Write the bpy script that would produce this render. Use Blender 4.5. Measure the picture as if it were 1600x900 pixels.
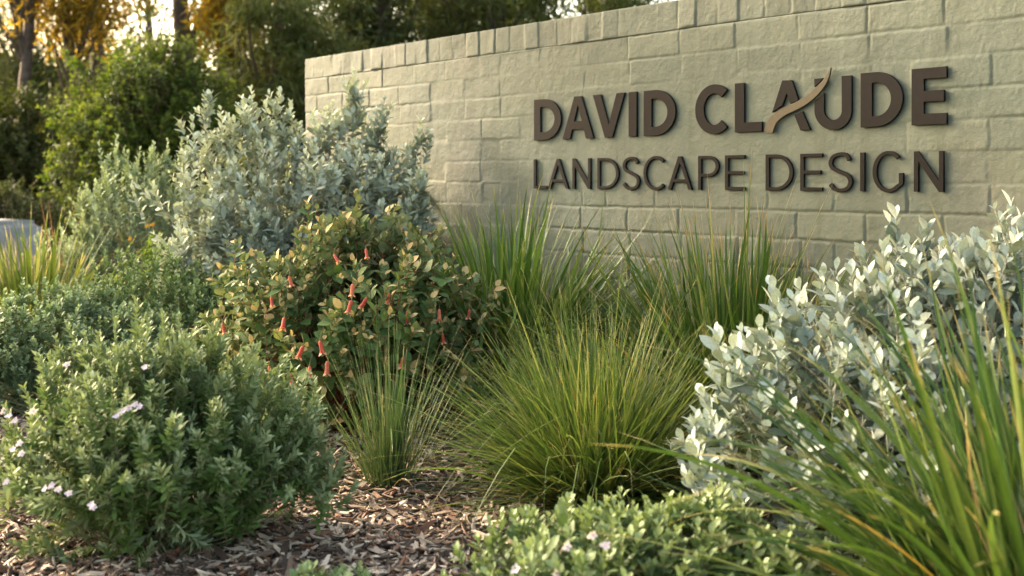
import bpy, math
import numpy as np
from math import radians, sin, cos, pi

# ------------------------------------------------------------------ camera, sky, sun, exposure
SC = bpy.context.scene
for o in list(bpy.data.objects):
    bpy.data.objects.remove(o, do_unlink=True)
COL = SC.collection
F, HX, HY, CH = 1800.0, 800.0, 281.0, 0.8      # photo focal length, centre column, horizon row, eye height

cam = bpy.data.cameras.new('camera')
cam.sensor_width = 36.0
cam.lens = F / 1600 * 36
cam.shift_y = (HY - 450.0) / 1600
cam.clip_start, cam.clip_end = 0.05, 2000
cam.dof.use_dof = True
cam.dof.focus_distance = 3.2
cam.dof.aperture_fstop = 3.6
cam.dof.aperture_blades = 0
cam_o = bpy.data.objects.new('camera', cam)
cam_o.location = (0, 0, CH)
cam_o.rotation_euler = (radians(90), 0, 0)
COL.objects.link(cam_o)
SC.camera = cam_o

SUN = np.array([-0.76, 0.48, 0.42]); SUN /= np.linalg.norm(SUN)   # towards the sun
sun_el = math.asin(SUN[2]); sun_az = math.atan2(SUN[0], SUN[1])
w = bpy.data.worlds.new('World'); SC.world = w; w.use_nodes = True
wn = w.node_tree
bg = wn.nodes['Background']
sky = wn.nodes.new('ShaderNodeTexSky'); sky.sky_type = 'NISHITA'; sky.sun_disc = False
sky.sun_elevation = sun_el; sky.sun_rotation = sun_az
sky.air_density = 1.0; sky.dust_density = 5.0; sky.ozone_density = 0.6
warm = wn.nodes.new('ShaderNodeMix'); warm.data_type = 'RGBA'; warm.blend_type = 'MULTIPLY'; warm.inputs[0].default_value = 1.0
warm.inputs[7].default_value = (1.09, 1.0, 0.83, 1); wn.links.new(sky.outputs[0], warm.inputs[6]); wn.links.new(warm.outputs[2], bg.inputs[0]); bg.inputs[1].default_value = 0.14
sl = bpy.data.lights.new('sun', 'SUN'); sl.energy = 2.3; sl.angle = radians(9.0); sl.color = (1.0, 0.84, 0.64)
so = bpy.data.objects.new('sun', sl); COL.objects.link(so)
from mathutils import Vector
so.rotation_euler = Vector(SUN).to_track_quat('Z', 'Y').to_euler()
so.location = (-6, 2, 6)

SC.view_settings.view_transform = 'Standard'; SC.view_settings.look = 'None'
SC.view_settings.exposure = 2.6; SC.view_settings.gamma = 1.0; SC.view_settings.use_curve_mapping = False
SC.render.engine = 'CYCLES'
SC.cycles.use_denoising = True
SC.cycles.max_bounces = 6; SC.cycles.diffuse_bounces = 2; SC.cycles.glossy_bounces = 2
SC.cycles.transmission_bounces = 3; SC.cycles.transparent_max_bounces = 4
SC.cycles.caustics_reflective = False; SC.cycles.caustics_refractive = False
SC.cycles.sample_clamp_indirect = 6

RNG = np.random.default_rng(11)

# ------------------------------------------------------------------ helpers
def P(px, py, Y):
    """point at depth Y that the photo shows at pixel (px, py)"""
    return np.array([(px - HX) * Y / F, Y, CH - (py - HY) * Y / F])

def nrm(a):
    return a / np.maximum(np.linalg.norm(a, axis=-1, keepdims=True), 1e-9)

def tag(o, label=None, cat=None, group=None, kind=None):
    if label: o['label'] = label
    if cat: o['category'] = cat
    if group: o['group'] = group
    if kind: o['kind'] = kind
    return o

def empty(name, loc=(0, 0, 0)):
    o = bpy.data.objects.new(name, None); o.location = loc; o.empty_display_size = 0.05
    COL.objects.link(o); return o

def mesh(name, V, Q, mat, parent=None, smooth=True, attrs=None, mats=None):
    """V (n,3) world coordinates, Q (m,4) quads -> one mesh object"""
    V = np.asarray(V, dtype=np.float64); Q = np.asarray(Q, dtype=np.int32)
    off = np.array(parent.location) if parent is not None else np.zeros(3)
    me = bpy.data.meshes.new(name)
    me.vertices.add(len(V)); me.vertices.foreach_set('co', (V - off).astype(np.float32).ravel())
    k = Q.shape[1]
    me.loops.add(Q.size); me.loops.foreach_set('vertex_index', Q.ravel())
    me.polygons.add(len(Q)); me.polygons.foreach_set('loop_start', np.arange(0, Q.size, k, dtype=np.int32))
    me.polygons.foreach_set('use_smooth', np.full(len(Q), smooth))
    me.update(calc_edges=True)
    for kk, v in (attrs or {}).items():
        v = np.asarray(v, dtype=np.float32)
        if v.ndim == 1:
            a = me.attributes.new(kk, 'FLOAT', 'POINT'); a.data.foreach_set('value', v)
        else:
            a = me.attributes.new(kk, 'FLOAT_VECTOR', 'POINT'); a.data.foreach_set('vector', v.ravel())
    me.materials.append(mat)
    o = bpy.data.objects.new(name, me); COL.objects.link(o)
    if parent is not None: o.parent = parent
    return o

def merge(parts):
    """list of (V, Q, attrs) -> one"""
    Vs, Qs, A, n = [], [], {}, 0
    keys = set().union(*[p[2].keys() for p in parts])
    for V, Q, at in parts:
        Vs.append(V); Qs.append(Q + n); n += len(V)
        for k in keys: A.setdefault(k, []).append(at.get(k, np.zeros(len(V))))
    return np.concatenate(Vs), np.concatenate(Qs), {k: np.concatenate(v) for k, v in A.items()}

def leaf_t(prof, fold=0.25, curl=0.12, edge=0.0):
    """leaf template: profile [(t, halfwidth)], unit length along +Y, upper side +Z"""
    V, Q = [], []
    for t, hw in prof:
        z = -curl * t * t
        V += [(-hw, t, z + fold * hw), (0, t, z), (hw, t, z + fold * hw)]
    for i in range(len(prof) - 1):
        a = 3 * i
        Q += [(a, a + 1, a + 4, a + 3), (a + 1, a + 2, a + 5, a + 4)]
    return np.array(V, float), np.array(Q)

def frames(d, up):
    y = nrm(d); x = nrm(np.cross(y, up)); z = np.cross(x, y)
    return np.stack([x, y, z], axis=-1)          # columns

def place(T, org, R, sc, rnd, age, extra=None):
    TV, TQ = T
    N, k = len(org), len(TV)
    sc = np.asarray(sc, float)
    S = sc[:, None, None] if sc.ndim == 1 else sc[:, None, :]
    V = np.einsum('nij,nkj->nki', R, TV[None] * S) + org[:, None, :]
    Q = (TQ[None] + (np.arange(N) * k)[:, None, None]).reshape(-1, TQ.shape[1])
    at = {'rnd': np.repeat(rnd, k), 'age': np.repeat(age, k), 'len': np.tile(TV[:, 1], N)}
    return V.reshape(-1, 3), Q, at

def tubes(paths, rad, sides=4, cap=False):
    """paths (N,K,3), rad (N,K)"""
    N, K, _ = paths.shape
    T = np.gradient(paths, axis=1); T = nrm(T)
    ref = np.array([0.31, 0.93, 0.17]); X = nrm(np.cross(T, ref)); Y = np.cross(T, X)
    a = np.arange(sides) * 2 * pi / sides
    ring = X[:, :, None, :] * np.cos(a)[None, None, :, None] + Y[:, :, None, :] * np.sin(a)[None, None, :, None]
    V = paths[:, :, None, :] + ring * rad[:, :, None, None]
    i = np.arange(K - 1)[:, None]; j = np.arange(sides)[None]; jn = (j + 1) % sides
    q = np.stack([i * sides + j, i * sides + jn, (i + 1) * sides + jn, (i + 1) * sides + j], -1).reshape(-1, 4)
    Q = (q[None] + (np.arange(N) * K * sides)[:, None, None]).reshape(-1, 4)
    V = V.reshape(-1, 3)
    return V, Q, {'rnd': np.repeat(RNG.random(N), K * sides), 'age': np.tile(np.repeat(np.linspace(0, 1, K), sides), N), 'len': np.zeros(len(V))}

def vnoise(x, y, seed):
    """smooth value noise, unit cells"""
    r = np.random.default_rng(seed); G = r.random((257, 257)) * 2 - 1
    xi = np.floor(x).astype(int); yi = np.floor(y).astype(int); fx = x - xi; fy = y - yi
    fx = fx * fx * (3 - 2 * fx); fy = fy * fy * (3 - 2 * fy)
    a = G[yi % 257, xi % 257]; b = G[yi % 257, (xi + 1) % 257]; c = G[(yi + 1) % 257, xi % 257]; d = G[(yi + 1) % 257, (xi + 1) % 257]
    return (a * (1 - fx) + b * fx) * (1 - fy) + (c * (1 - fx) + d * fx) * fy

# ------------------------------------------------------------------ materials
def new_mat(name):
    m = bpy.data.materials.new(name); m.use_nodes = True
    nt = m.node_tree; nt.nodes.clear()
    out = nt.nodes.new('ShaderNodeOutputMaterial')
    return m, nt, out

def ramp(nt, fac, stops):
    r = nt.nodes.new('ShaderNodeValToRGB'); e = r.color_ramp.elements
    while len(e) < len(stops): e.new(0.5)
    for el, (p, c) in zip(e, stops):
        el.position = p; el.color = (*c, 1)
    if fac is not None: nt.links.new(fac, r.inputs[0])
    return r.outputs[0]

def attr(nt, name, out='Fac'):
    a = nt.nodes.new('ShaderNodeAttribute'); a.attribute_name = name; return a.outputs[out]

def mixc(nt, fac, a, b, mode='MIX'):
    m = nt.nodes.new('ShaderNodeMix'); m.data_type = 'RGBA'; m.blend_type = mode
    for k, v in ((0, fac), (6, a), (7, b)):
        if hasattr(v, 'links'): nt.links.new(v, m.inputs[k])
        elif isinstance(v, tuple): m.inputs[k].default_value = (*v, 1)
        else: m.inputs[k].default_value = v
    return m.outputs[2]

def noise(nt, scale, detail=3, rough=0.55, vec=None, out=0):
    n = nt.nodes.new('ShaderNodeTexNoise'); n.inputs['Scale'].default_value = scale
    n.inputs['Detail'].default_value = detail; n.inputs['Roughness'].default_value = rough
    if vec is None:
        tc = nt.nodes.new('ShaderNodeTexCoord'); vec = tc.outputs['Object']
    nt.links.new(vec, n.inputs['Vector']); return n.outputs[out]

def leaf_mat(name, stops, young=None, ypos=(0.6, 1.0), base=None, tip=None, trans=0.3, tcol=1.25, rough=0.5, spec=0.3, under=None):
    """leaf: colour by the leaf's own random value, young growth near shoot ends, base darkened as self-shade, dry tip"""
    m, nt, out = new_mat(name)
    c = ramp(nt, attr(nt, 'rnd'), stops)
    if young:
        f = ramp(nt, attr(nt, 'age'), [(ypos[0], (0, 0, 0)), (ypos[1], (1, 1, 1))])
        c = mixc(nt, f, c, young)
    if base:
        f = ramp(nt, attr(nt, 'len'), [(0.0, (1, 1, 1)), (0.16, (0, 0, 0))])  # blade foot painted darker, standing in for the tuft's own shade
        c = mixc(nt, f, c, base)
    if tip:
        l = attr(nt, 'len'); r = attr(nt, 'rnd')
        mul = nt.nodes.new('ShaderNodeMath'); mul.operation = 'MULTIPLY_ADD'
        nt.links.new(r, mul.inputs[0]); mul.inputs[1].default_value = 0.10; nt.links.new(l, mul.inputs[2])
        f = ramp(nt, mul.outputs[0], [(0.95, (0, 0, 0)), (1.0, (1, 1, 1))])
        c = mixc(nt, f, c, tip)
    n = noise(nt, 260, 2)
    f = ramp(nt, n, [(0.3, (0.80, 0.80, 0.80)), (0.7, (1.14, 1.14, 1.14))])
    c = mixc(nt, 1.0, c, f, 'MULTIPLY')
    if under:
        g = nt.nodes.new('ShaderNodeNewGeometry')
        c = mixc(nt, g.outputs['Backfacing'], c, under)
    b = nt.nodes.new('ShaderNodeBsdfPrincipled'); nt.links.new(c, b.inputs['Base Color'])
    b.inputs['Roughness'].default_value = rough + 0.12; b.inputs['Specular IOR Level'].default_value = spec * 0.55
    t = nt.nodes.new('ShaderNodeBsdfTranslucent')
    tc = mixc(nt, 1.0, c, (tcol, tcol, tcol * 0.55), 'MULTIPLY'); nt.links.new(tc, t.inputs['Color'])
    ms = nt.nodes.new('ShaderNodeMixShader'); ms.inputs[0].default_value = trans
    nt.links.new(b.outputs[0], ms.inputs[1]); nt.links.new(t.outputs[0], ms.inputs[2])
    nt.links.new(ms.outputs[0], out.inputs[0])
    return m

def solid_mat(name, c1, c2, scale=30, rough=0.7, bump=0.0, bscale=80, spec=0.3):
    m, nt, out = new_mat(name)
    c = ramp(nt, noise(nt, scale, 5), [(0.3, c1), (0.7, c2)])
    b = nt.nodes.new('ShaderNodeBsdfPrincipled'); nt.links.new(c, b.inputs['Base Color'])
    b.inputs['Roughness'].default_value = rough; b.inputs['Specular IOR Level'].default_value = spec
    if bump:
        bp = nt.nodes.new('ShaderNodeBump'); bp.inputs['Strength'].default_value = bump; bp.inputs['Distance'].default_value = 0.01
        nt.links.new(noise(nt, bscale, 6), bp.inputs['Height']); nt.links.new(bp.outputs[0], b.inputs['Normal'])
    nt.links.new(b.outputs[0], out.inputs[0]); return m

M = {}
M['bark'] = solid_mat('bark', (0.045, 0.032, 0.024), (0.13, 0.10, 0.075), 14, 0.9, 0.6, 40)
M['twig'] = solid_mat('twig', (0.10, 0.065, 0.04), (0.20, 0.14, 0.09), 40, 0.8)
M['twig_red'] = solid_mat('twig_red', (0.16, 0.055, 0.03), (0.26, 0.11, 0.05), 40, 0.7)
M['twig_silver'] = solid_mat('twig_silver', (0.22, 0.21, 0.16), (0.36, 0.36, 0.28), 40, 0.8)
M['twig_green'] = solid_mat('twig_green', (0.12, 0.13, 0.06), (0.20, 0.20, 0.10), 40, 0.8)

def wall_mat():
    m, nt, out = new_mat('painted_brick')
    n1 = noise(nt, 1.3, 4)
    c = ramp(nt, n1, [(0.30, (0.092, 0.113, 0.089)), (0.55, (0.109, 0.124, 0.097)), (0.75, (0.146, 0.143, 0.118))])
    n2 = noise(nt, 9, 6, 0.65)
    c = mixc(nt, 1.0, c, ramp(nt, n2, [(0.3, (0.90, 0.90, 0.90)), (0.7, (1.06, 1.06, 1.06))]), 'MULTIPLY')
    c = mixc(nt, 1.0, c, ramp(nt, attr(nt, 'tone'), [(0.0, (0.90, 0.91, 0.92)), (0.5, (1.0, 1.0, 1.0)), (1.0, (1.07, 1.05, 1.02))]), 'MULTIPLY')
    c = mixc(nt, 1.0, c, ramp(nt, attr(nt, 'cav'), [(0.0, (1.0, 1.0, 1.0)), (1.0, (0.88, 0.87, 0.84))]), 'MULTIPLY')
    tcs = nt.nodes.new('ShaderNodeTexCoord'); mps = nt.nodes.new('ShaderNodeMapping'); mps.inputs['Scale'].default_value = (16, 16, 1.1)
    nt.links.new(tcs.outputs['Object'], mps.inputs['Vector'])
    c = mixc(nt, 1.0, c, ramp(nt, noise(nt, 1.0, 4, 0.6, mps.outputs[0]), [(0.34, (0.88, 0.88, 0.85)), (0.50, (1, 1, 1)), (0.72, (1.03, 1.03, 1.03))]), 'MULTIPLY')
    # small pits and weathering spots
    n3 = noise(nt, 42, 2, 0.5)
    f = ramp(nt, n3, [(0.735, (0, 0, 0)), (0.78, (1, 1, 1))])
    c = mixc(nt, f, c, (0.11, 0.10, 0.075))
    b = nt.nodes.new('ShaderNodeBsdfPrincipled'); nt.links.new(c, b.inputs['Base Color'])
    b.inputs['Roughness'].default_value = 0.72; b.inputs['Specular IOR Level'].default_value = 0.25
    bp = nt.nodes.new('ShaderNodeBump'); bp.inputs['Strength'].default_value = 0.5; bp.inputs['Distance'].default_value = 0.0035
    nt.links.new(noise(nt, 95, 7, 0.62), bp.inputs['Height'])
    bp2 = nt.nodes.new('ShaderNodeBump'); bp2.inputs['Strength'].default_value = 0.3; bp2.inputs['Distance'].default_value = 0.010
    nt.links.new(noise(nt, 22, 4, 0.5), bp2.inputs['Height']); nt.links.new(bp.outputs[0], bp2.inputs['Normal'])
    nt.links.new(bp2.outputs[0], b.inputs['Normal']); nt.links.new(b.outputs[0], out.inputs[0]); return m
M['wall'] = wall_mat()

# ------------------------------------------------------------------ setting: ground
def ground():
    n = 60
    xs = np.sign(np.linspace(-1, 1, n)) * np.abs(np.linspace(-1, 1, n)) ** 3 * 300
    ys = xs + 3
    X, Y = np.meshgrid(xs, ys); Z = np.where(Y < 7, 0.0, np.clip(Y - 7, 0, 20) * 0.004) * 1.0
    V = np.stack([X, Y, Z], -1).reshape(-1, 3)
    i, j = np.meshgrid(np.arange(n - 1), np.arange(n - 1)); a = (j * n + i).ravel()
    Q = np.stack([a, a + 1, a + n + 1, a + n], -1)
    m = solid_mat('soil', (0.035, 0.025, 0.018), (0.085, 0.062, 0.042), 18, 0.95, 0.8, 30)
    tag(mesh('ground', V, Q, m), kind='structure')
ground()

# ------------------------------------------------------------------ the wall
AL = math.radians(50.2)
WD = np.array([cos(AL), -sin(AL), 0.0]); WN = np.array([-sin(AL), -cos(AL), 0.0]); W0 = np.array([0, 4.55, 0.0])
WTOP, S0, S1 = 1.406, -1.625, 3.6
def wpt(s, z, h=0.0):
    s = np.asarray(s, float); z = np.asarray(z, float); h = np.asarray(h, float)
    return W0 + s[..., None] * WD + h[..., None] * WN + z[..., None] * np.array([0, 0, 1.0])
def w_of_px(px, py):
    """wall coordinates (s, z) of a photo pixel"""
    k = (px - HX) / F                      # X = k Y
    s = k * W0[1] / (WD[0] - k * WD[1]); Y = W0[1] + s * WD[1]
    return s, CH - (py - HY) * Y / F
def off_wall(V, clear=0.012):
    """foliage lies against the wall instead of passing through it"""
    d = (V - W0) @ WN; s = (V - W0) @ WD
    bad = (d < clear) & (s > S0 - 0.03)
    V = V.copy(); V[bad] += (clear - d[bad])[:, None] * WN * 1.0 + 0
    return V

def brick_rects():
    r = np.random.default_rng(5); rects = []
    zt = WTOP - 0.100
    row = 0
    while zt > -0.05:
        zb = zt - 0.086
        s = S0 - (0.0 if row % 2 == 0 else 0.12) - r.random() * 0.02
        while s < S1 + 0.1:
            L = 0.24 if r.random() > 0.13 else 0.12
            rects.append((s + 0.002, s + L - 0.002, zb + 0.002, zt - 0.002, r.normal() * 0.0009, r.normal() * 0.006, r.normal() * 0.015, r.random()))
            s += L
        zt = zb; row += 1
    return rects

def wall():
    root = empty('brick_wall', tuple(wpt((S0 + S1) / 2, 0.0)))
    tag(root, 'long painted olive cream brick wall with upright bricks along its top', 'wall')
    res = 0.004
    def panel(name, z0, z1, rects, seed, prot):
        ns = int((S1 - S0) / res) + 1; nz = max(int((z1 - z0) / res) + 1, 4)
        s = np.linspace(S0, S1, ns); z = np.linspace(z0, z1, nz); S, Z = np.meshgrid(s, z)
        wob = 0.0022 * vnoise(S * 14, Z * 20, seed) + 0.0015 * vnoise(S * 60, Z * 60, seed + 1)
        wob2 = 0.0018 * vnoise(S * 14, Z * 20, seed + 2) + 0.0015 * vnoise(S * 60, Z * 60, seed + 3)
        Tn = np.full(S.shape, 0.5)
        Hh = np.full(S.shape, -1.0); Sw, Zw = S + wob, Z + wob2
        fill = np.clip(0.50 + 1.0 * vnoise(S * 1.7 + 3, Z * 3.0, seed + 4), 0.10, 1.0)   # thick paint fills some joints
        depth = (0.0038 if name == 'brickwork' else 0.0026) * fill
        # the render behind the sign is thicker and smoother
        g = np.exp(-(((S - 0.80) / 0.82) ** 6 + ((Z - 0.93) / 0.21) ** 6)); depth = depth * (1 - 0.85 * g)
        for (a, b, c, d, off, tx, tz, rr) in rects:
            i0, i1 = np.searchsorted(s, a - 0.012), np.searchsorted(s, b + 0.012)
            j0, j1 = np.searchsorted(z, c - 0.012), np.searchsorted(z, d + 0.012)
            if i1 <= i0 or j1 <= j0: continue
            sw, zw = Sw[j0:j1, i0:i1], Zw[j0:j1, i0:i1]
            dist = np.minimum(np.minimum(sw - a, b - sw), np.minimum(zw - c, d - zw))
            t = np.clip((dist + 0.001) / 0.0055, 0, 1); t = t * t * (3 - 2 * t)
            hh = -1 + t
            cur = Hh[j0:j1, i0:i1]
            gg = 1 - 0.8 * g[j0:j1, i0:i1]
            lift = (off + tx * (sw - (a + b) / 2) + tz * (zw - (c + d) / 2)) * gg
            val = hh + np.where(t > 0, lift / np.maximum(depth[j0:j1, i0:i1], 1e-4) * t, 0)
            Tn[j0:j1, i0:i1] = np.where((hh > cur) & (hh > -1), 0.5 + (rr - 0.5) * gg, Tn[j0:j1, i0:i1])
            Hh[j0:j1, i0:i1] = np.where(hh > cur, np.where(hh > -1, val, cur), cur)
        H = Hh * depth + 0.0008 * vnoise(S * 9, Z * 12, seed + 5) + 0.0004 * vnoise(S * 35, Z * 40, seed + 6) + 0.00035 * vnoise(S * 110, Z * 110, seed + 7)
        H = H + 0.0022 * vnoise(S * 2.1, Z * 2.6, seed + 8) + prot
        # border wraps back to the wall's full thickness
        pad = lambda A: np.pad(A, 1, mode='edge')
        Sp, Zp, Hp = pad(S), pad(Z), pad(H)
        Hp[0], Hp[-1] = -0.23, -0.23; Hp[:, 0], Hp[:, -1] = -0.23, -0.23
        if name == 'coping':
            Zp[-1] = Zp[-1]
        V = wpt(Sp, Zp, Hp); R, C = Sp.shape
        i, j = np.meshgrid(np.arange(C - 1), np.arange(R - 1)); a = (j * C + i).ravel()
        Q = np.stack([a, a + 1, a + C + 1, a + C], -1)
        back = np.array([[0, (R - 1) * C, (R - 1) * C + C - 1, C - 1]])
        mesh(name, V.reshape(-1, 3), np.concatenate([Q, back]), M['wall'], root, attrs={'tone': pad(Tn).ravel(), 'cav': pad(np.clip(-Hh, 0, 1) * np.clip(depth / 0.0046, 0, 1)).ravel()})
    panel('brickwork', -0.02, WTOP - 0.100, brick_rects(), 20, 0.0)
    r = np.random.default_rng(8); rects = []; s = S0
    while s < S1 + 0.1:
        L = 0.088 + r.normal() * 0.006
        rects.append((s + 0.0025, s + L - 0.0025, WTOP - 0.0985, WTOP + 0.02, r.normal() * 0.0016, r.normal() * 0.02, r.normal() * 0.02, r.random())); s += L
    panel('coping', WTOP - 0.0998, WTOP, rects, 60, 0.001)
wall()

# ------------------------------------------------------------------ the sign: raised metal letters
def metal(name, c, rough=0.55, mtl=0.0):
    m, nt, out = new_mat(name)
    cc = mixc(nt, 1.0, ramp(nt, noise(nt, 60, 4), [(0.3, (0.9, 0.9, 0.9)), (0.7, (1.08, 1.08, 1.08))]), c, 'MULTIPLY')
    b = nt.nodes.new('ShaderNodeBsdfPrincipled'); nt.links.new(cc, b.inputs['Base Color'])
    b.inputs['Roughness'].default_value = rough; b.inputs['Metallic'].default_value = mtl; b.inputs['Specular IOR Level'].default_value = 0.12
    nt.links.new(b.outputs[0], out.inputs[0]); return m
M['letter'] = metal('brown_painted_metal', (0.0110, 0.0092, 0.0085), 0.75)
M['swoosh'] = metal('tan_painted_metal', (0.090, 0.076, 0.050), 0.5)

def arc(cx, cy, rx, ry, a0, a1, n=20):
    return [(cx + rx * cos(radians(a0 + (a1 - a0) * i / n)), cy + ry * sin(radians(a0 + (a1 - a0) * i / n))) for i in range(n + 1)]
def thick(pts, wx, wy):
    """a stroke of horizontal width wx and vertical width wy round a centre line"""
    p = np.array(pts, float); t = np.gradient(p, axis=0); t = t / np.linalg.norm(t, axis=1)[:, None]
    n = np.stack([-t[:, 1], t[:, 0]], 1)
    o = n * np.array([wx / 2, wy / 2])
    return [tuple(q) for q in (p + o)] + [tuple(q) for q in (p - o)[::-1]]
def glyph(ch, W, H, wx, wy):
    """outlines (outer and holes) of a letter W wide and H high, stem widths wx, bar heights wy"""
    if ch == 'I': return [[(0, 0), (W, 0), (W, H), (0, H)]]
    if ch == 'L': return [[(0, 0), (W, 0), (W, wy), (wx, wy), (wx, H), (0, H)]]
    if ch == 'E':
        m = H / 2; q = W * 0.93
        return [[(0, 0), (W, 0), (W, wy), (wx, wy), (wx, m - wy / 2), (q, m - wy / 2), (q, m + wy / 2), (wx, m + wy / 2), (wx, H - wy), (W, H - wy), (W, H), (0, H)]]
    if ch == 'D':
        b = W * 0.36
        return [[(0, 0)] + [(b, 0)] + arc(b, H / 2, W - b, H / 2, -90, 90, 28) + [(0, H)],
                [(wx, wy)] + [(b, wy)] + arc(b, H / 2, W - b - wx, H / 2 - wy, -90, 90, 28) + [(wx, H - wy)]]
    if ch == 'P':
        b = W * 0.48; c = H * 0.69; ry = H * 0.31
        return [[(0, 0), (wx, 0), (wx, c - ry), (b, c - ry)] + arc(b, c, W - b, ry, -90, 90, 24)[1:] + [(0, H)],
                [(wx, c - ry + wy), (b, c - ry + wy)] + arc(b, c, W - b - wx, ry - wy, -90, 90, 24)[1:] + [(wx, H - wy)]]
    if ch == 'V':
        k = wx * 1.10; h = wx * 0.52
        return [[(0, H), (W / 2 - h, 0), (W / 2 + h, 0), (W, H), (W - k, H), (W / 2, H * 0.30 if wx / W > .2 else H * 0.14), (k, H)]]
    if ch == 'A':
        k = wx * 1.12; h = wx * 0.52; yb = H * 0.22; sl = (W / 2 - h) / H
        xi = lambda y: k + (y * sl) * (1.0) if False else k + y * (W / 2 - k) / (H * 0.80)
        y1 = yb + wy
        return [[(0, 0), (k, 0), (xi(yb), yb), (W - xi(yb), yb), (W - k, 0), (W, 0), (W / 2 + h, H), (W / 2 - h, H)],
                [(xi(y1), y1), (W - xi(y1), y1), (W / 2, H * 0.80)]]
    if ch == 'N':
        k = wx * 1.12
        return [[(0, 0), (wx, 0), (wx, H - k * 1.9), (W - wx, 0), (W, 0), (W, H), (W - wx, H), (W - wx, k * 1.9), (wx, H), (0, H)]]
    if ch == 'C':
        cx = W * 0.56
        pts = arc(cx, H / 2, cx - wx / 2, H / 2 - wy / 2 + .001, 47, 313, 44)
        return [thick(pts, wx, wy)]
    if ch == 'G':
        cx = W * 0.52
        pts = arc(cx, H / 2, cx - wx / 2, H / 2 - wy / 2 + .001, 45, 310, 44)
        x1 = W - wx / 2; x0, y0 = pts[-1]; pts += [((x0 * .35 + x1 * .65), y0 + (H * .22 - y0) * .45), (x1, H * 0.22), (x1, H * 0.34), (x1, H * 0.47)]
        return [thick(pts, wx, wy)]
    if ch == 'S':
        r1x, ry = (W - wx) / 2 * 0.93, (H - wy) / 4
        c = W / 2
        ctl = [(0.93, 0.83), (0.78, 0.965), (0.50, 1.0), (0.16, 0.93), (0.02, 0.76), (0.14, 0.60), (0.5, 0.50), (0.88, 0.385), (0.99, 0.22), (0.84, 0.05), (0.50, -0.01), (0.20, 0.03), (0.0, 0.16)]
        C = np.array(ctl) * [W - wx, H - wy] + [wx / 2, wy / 2]
        out = []
        Cp = np.vstack([2 * C[0] - C[1], C, 2 * C[-1] - C[-2]])
        for i in range(1, len(Cp) - 2):
            for t in np.linspace(0, 1, 5)[:-1]:
                p0, p1, p2, p3 = Cp[i - 1:i + 3]
                out.append(0.5 * (2 * p1 + (p2 - p0) * t + (2 * p0 - 5 * p1 + 4 * p2 - p3) * t * t + (3 * p1 - p0 - 3 * p2 + p3) * t ** 3))
        out.append(C[-1])
        return [thick([tuple(q) for q in out], wx, wy)]

def relief(name, outlines, h0, depth, mat, root, bevel=0.0008):
    """outlines in wall coordinates (s, z) -> a raised flat letter"""
    cu = bpy.data.curves.new(name, 'CURVE'); cu.dimensions = '2D'; cu.fill_mode = 'BOTH'
    cu.extrude = depth / 2; cu.bevel_depth = bevel; cu.bevel_resolution = 1; cu.offset = -bevel
    for ol in outlines:
        sp = cu.splines.new('POLY'); sp.points.add(len(ol) - 1); sp.use_cyclic_u = True
        for p, (x, y) in zip(sp.points, ol): p.co = (x, y, 0, 1)
    tmp = bpy.data.objects.new(name, cu); COL.objects.link(tmp)
    dg = bpy.context.evaluated_depsgraph_get()
    me = bpy.data.meshes.new_from_object(tmp.evaluated_get(dg))
    bpy.data.objects.remove(tmp); bpy.data.curves.remove(cu)
    n = len(me.vertices); co = np.empty(n * 3, np.float32); me.vertices.foreach_get('co', co); co = co.reshape(-1, 3).astype(float)
    V = wpt(co[:, 0], co[:, 1], co[:, 2] + h0 + depth / 2) - np.array(root.location)
    me.vertices.foreach_set('co', V.astype(np.float32).ravel()); me.update()
    me.flip_normals() if False else None
    me.materials.clear(); me.materials.append(mat); me.name = name
    o = bpy.data.objects.new(name, me); COL.objects.link(o); o.parent = root
    return o

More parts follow.
